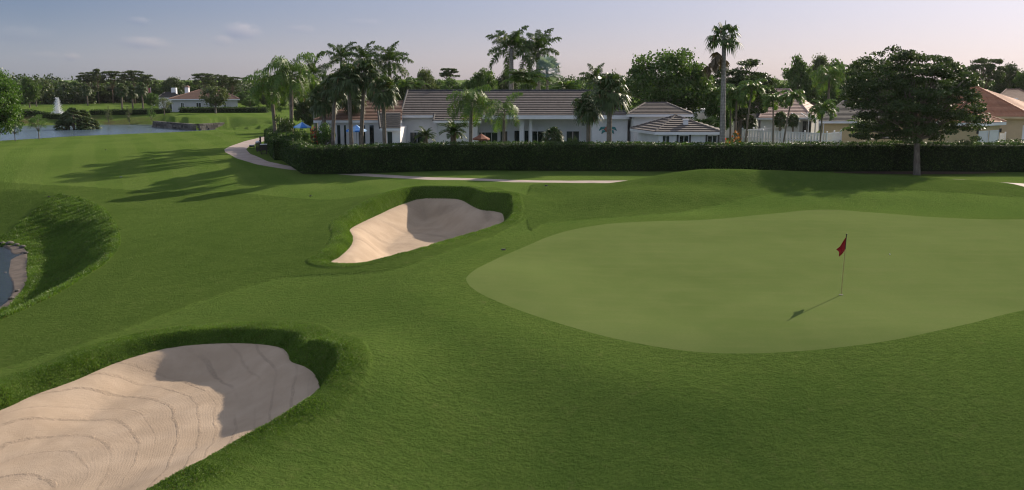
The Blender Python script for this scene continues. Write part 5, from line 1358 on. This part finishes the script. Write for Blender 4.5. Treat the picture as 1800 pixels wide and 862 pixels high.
# ------------------------------------------------------------------ long grass on bunker lips and pond bank
def blades(name, seed, n, sel, bbox, length, wd):
    rg = np.random.RandomState(seed); x = rg.uniform(bbox[0], bbox[1], n); y = rg.uniform(bbox[2], bbox[3], n); f = fields(x, y); k = sel(f, x, y, rg); x, y = x[k], y[k]; f = {a: b[k] for a, b in f.items()}
    z = height(x, y, f); n = len(x); e = .04
    gx = (height(x+e, y)-z)/e; gy = (height(x, y+e)-z)/e
    b = np.stack([x, y, z-.01], 1); L = length*rg.uniform(.5, 1.25, n)*(.75+.40*wav(x, y, 2.3, seed)+.35*wav(x, y, 5.5, seed+1)); L = np.clip(L, length*.25, None)
    if name == 'rough_grass' and seed < 43: L *= 1-.65*np.clip(np.minimum(f['b1'], f['b2'])/1.4, 0, 1)
    lean = np.stack([-gx*.35+rg.normal(0, .42, n), -gy*.35+rg.normal(0, .42, n), np.ones(n)], 1); lean /= np.linalg.norm(lean, axis=1)[:, None]
    a = rg.rand(n)*3.14; s = np.stack([np.cos(a), np.sin(a), 0*a], 1)*(wd*.5*rg.uniform(.7, 1.4, n))[:, None]
    tip = b+lean*L[:, None]; tip[:, :2] += rg.normal(0, .3, (n, 2))*L[:, None]; mid = b+lean*(L*.55)[:, None]
    V = np.stack([b-s, b+s, mid+s*.8, tip, mid-s*.8], 1).reshape(-1, 3); mb = MB(); mb.addq(V, 5); o = mb.build(name, M['rough_blade']); return struct(o, 'stuff')
def bb(P, pad): lo, hi = P.min(0)-pad, P.max(0)+pad; return lo[0], hi[0], lo[1], hi[1]
def prob(d, lo, hi, rg):
    return rg.rand(len(d)) < ss(hi+.35, hi-.75, d)*(d > lo)
blades('rough_grass', 41, 620000, lambda f, x, y, rg: prob(f['b1'], .0, 1.3, rg), (max(bb(B1p, 2)[0], -18), bb(B1p, 2)[1], max(bb(B1p, 2)[2], 12), bb(B1p, 2)[3]), .085, .017)
blades('rough_grass', 42, 420000, lambda f, x, y, rg: prob(f['b2'], .0, 1.0, rg), bb(B2p, 2), .09, .022)
blades('rough_grass', 43, 520000, lambda f, x, y, rg: (f['p1t'] < .05) & (f['p1o'] > .05) & (x > -35), (-36, bb(P1top, 0)[1], bb(P1top, 0)[2], bb(P1top, 0)[3]), .19, .03)

# ------------------------------------------------------------------ evening haze
def haze():
    mb = MB(); mb.box((0, 450, 13.5), (2400, 1100, 37)); m = bpy.data.materials.new('haze'); m.use_nodes = True; t = NT(m.node_tree)
    out = t.node('ShaderNodeOutputMaterial'); v = t.node('ShaderNodeVolumePrincipled'); v.inputs['Color'].default_value = (.86, .88, .92, 1); v.inputs['Density'].default_value = HAZE; v.inputs['Anisotropy'].default_value = .35
    t.link(v.outputs[0], out.inputs['Volume']); struct(mb.build('haze', m), 'stuff')
HAZE = .000045
haze()
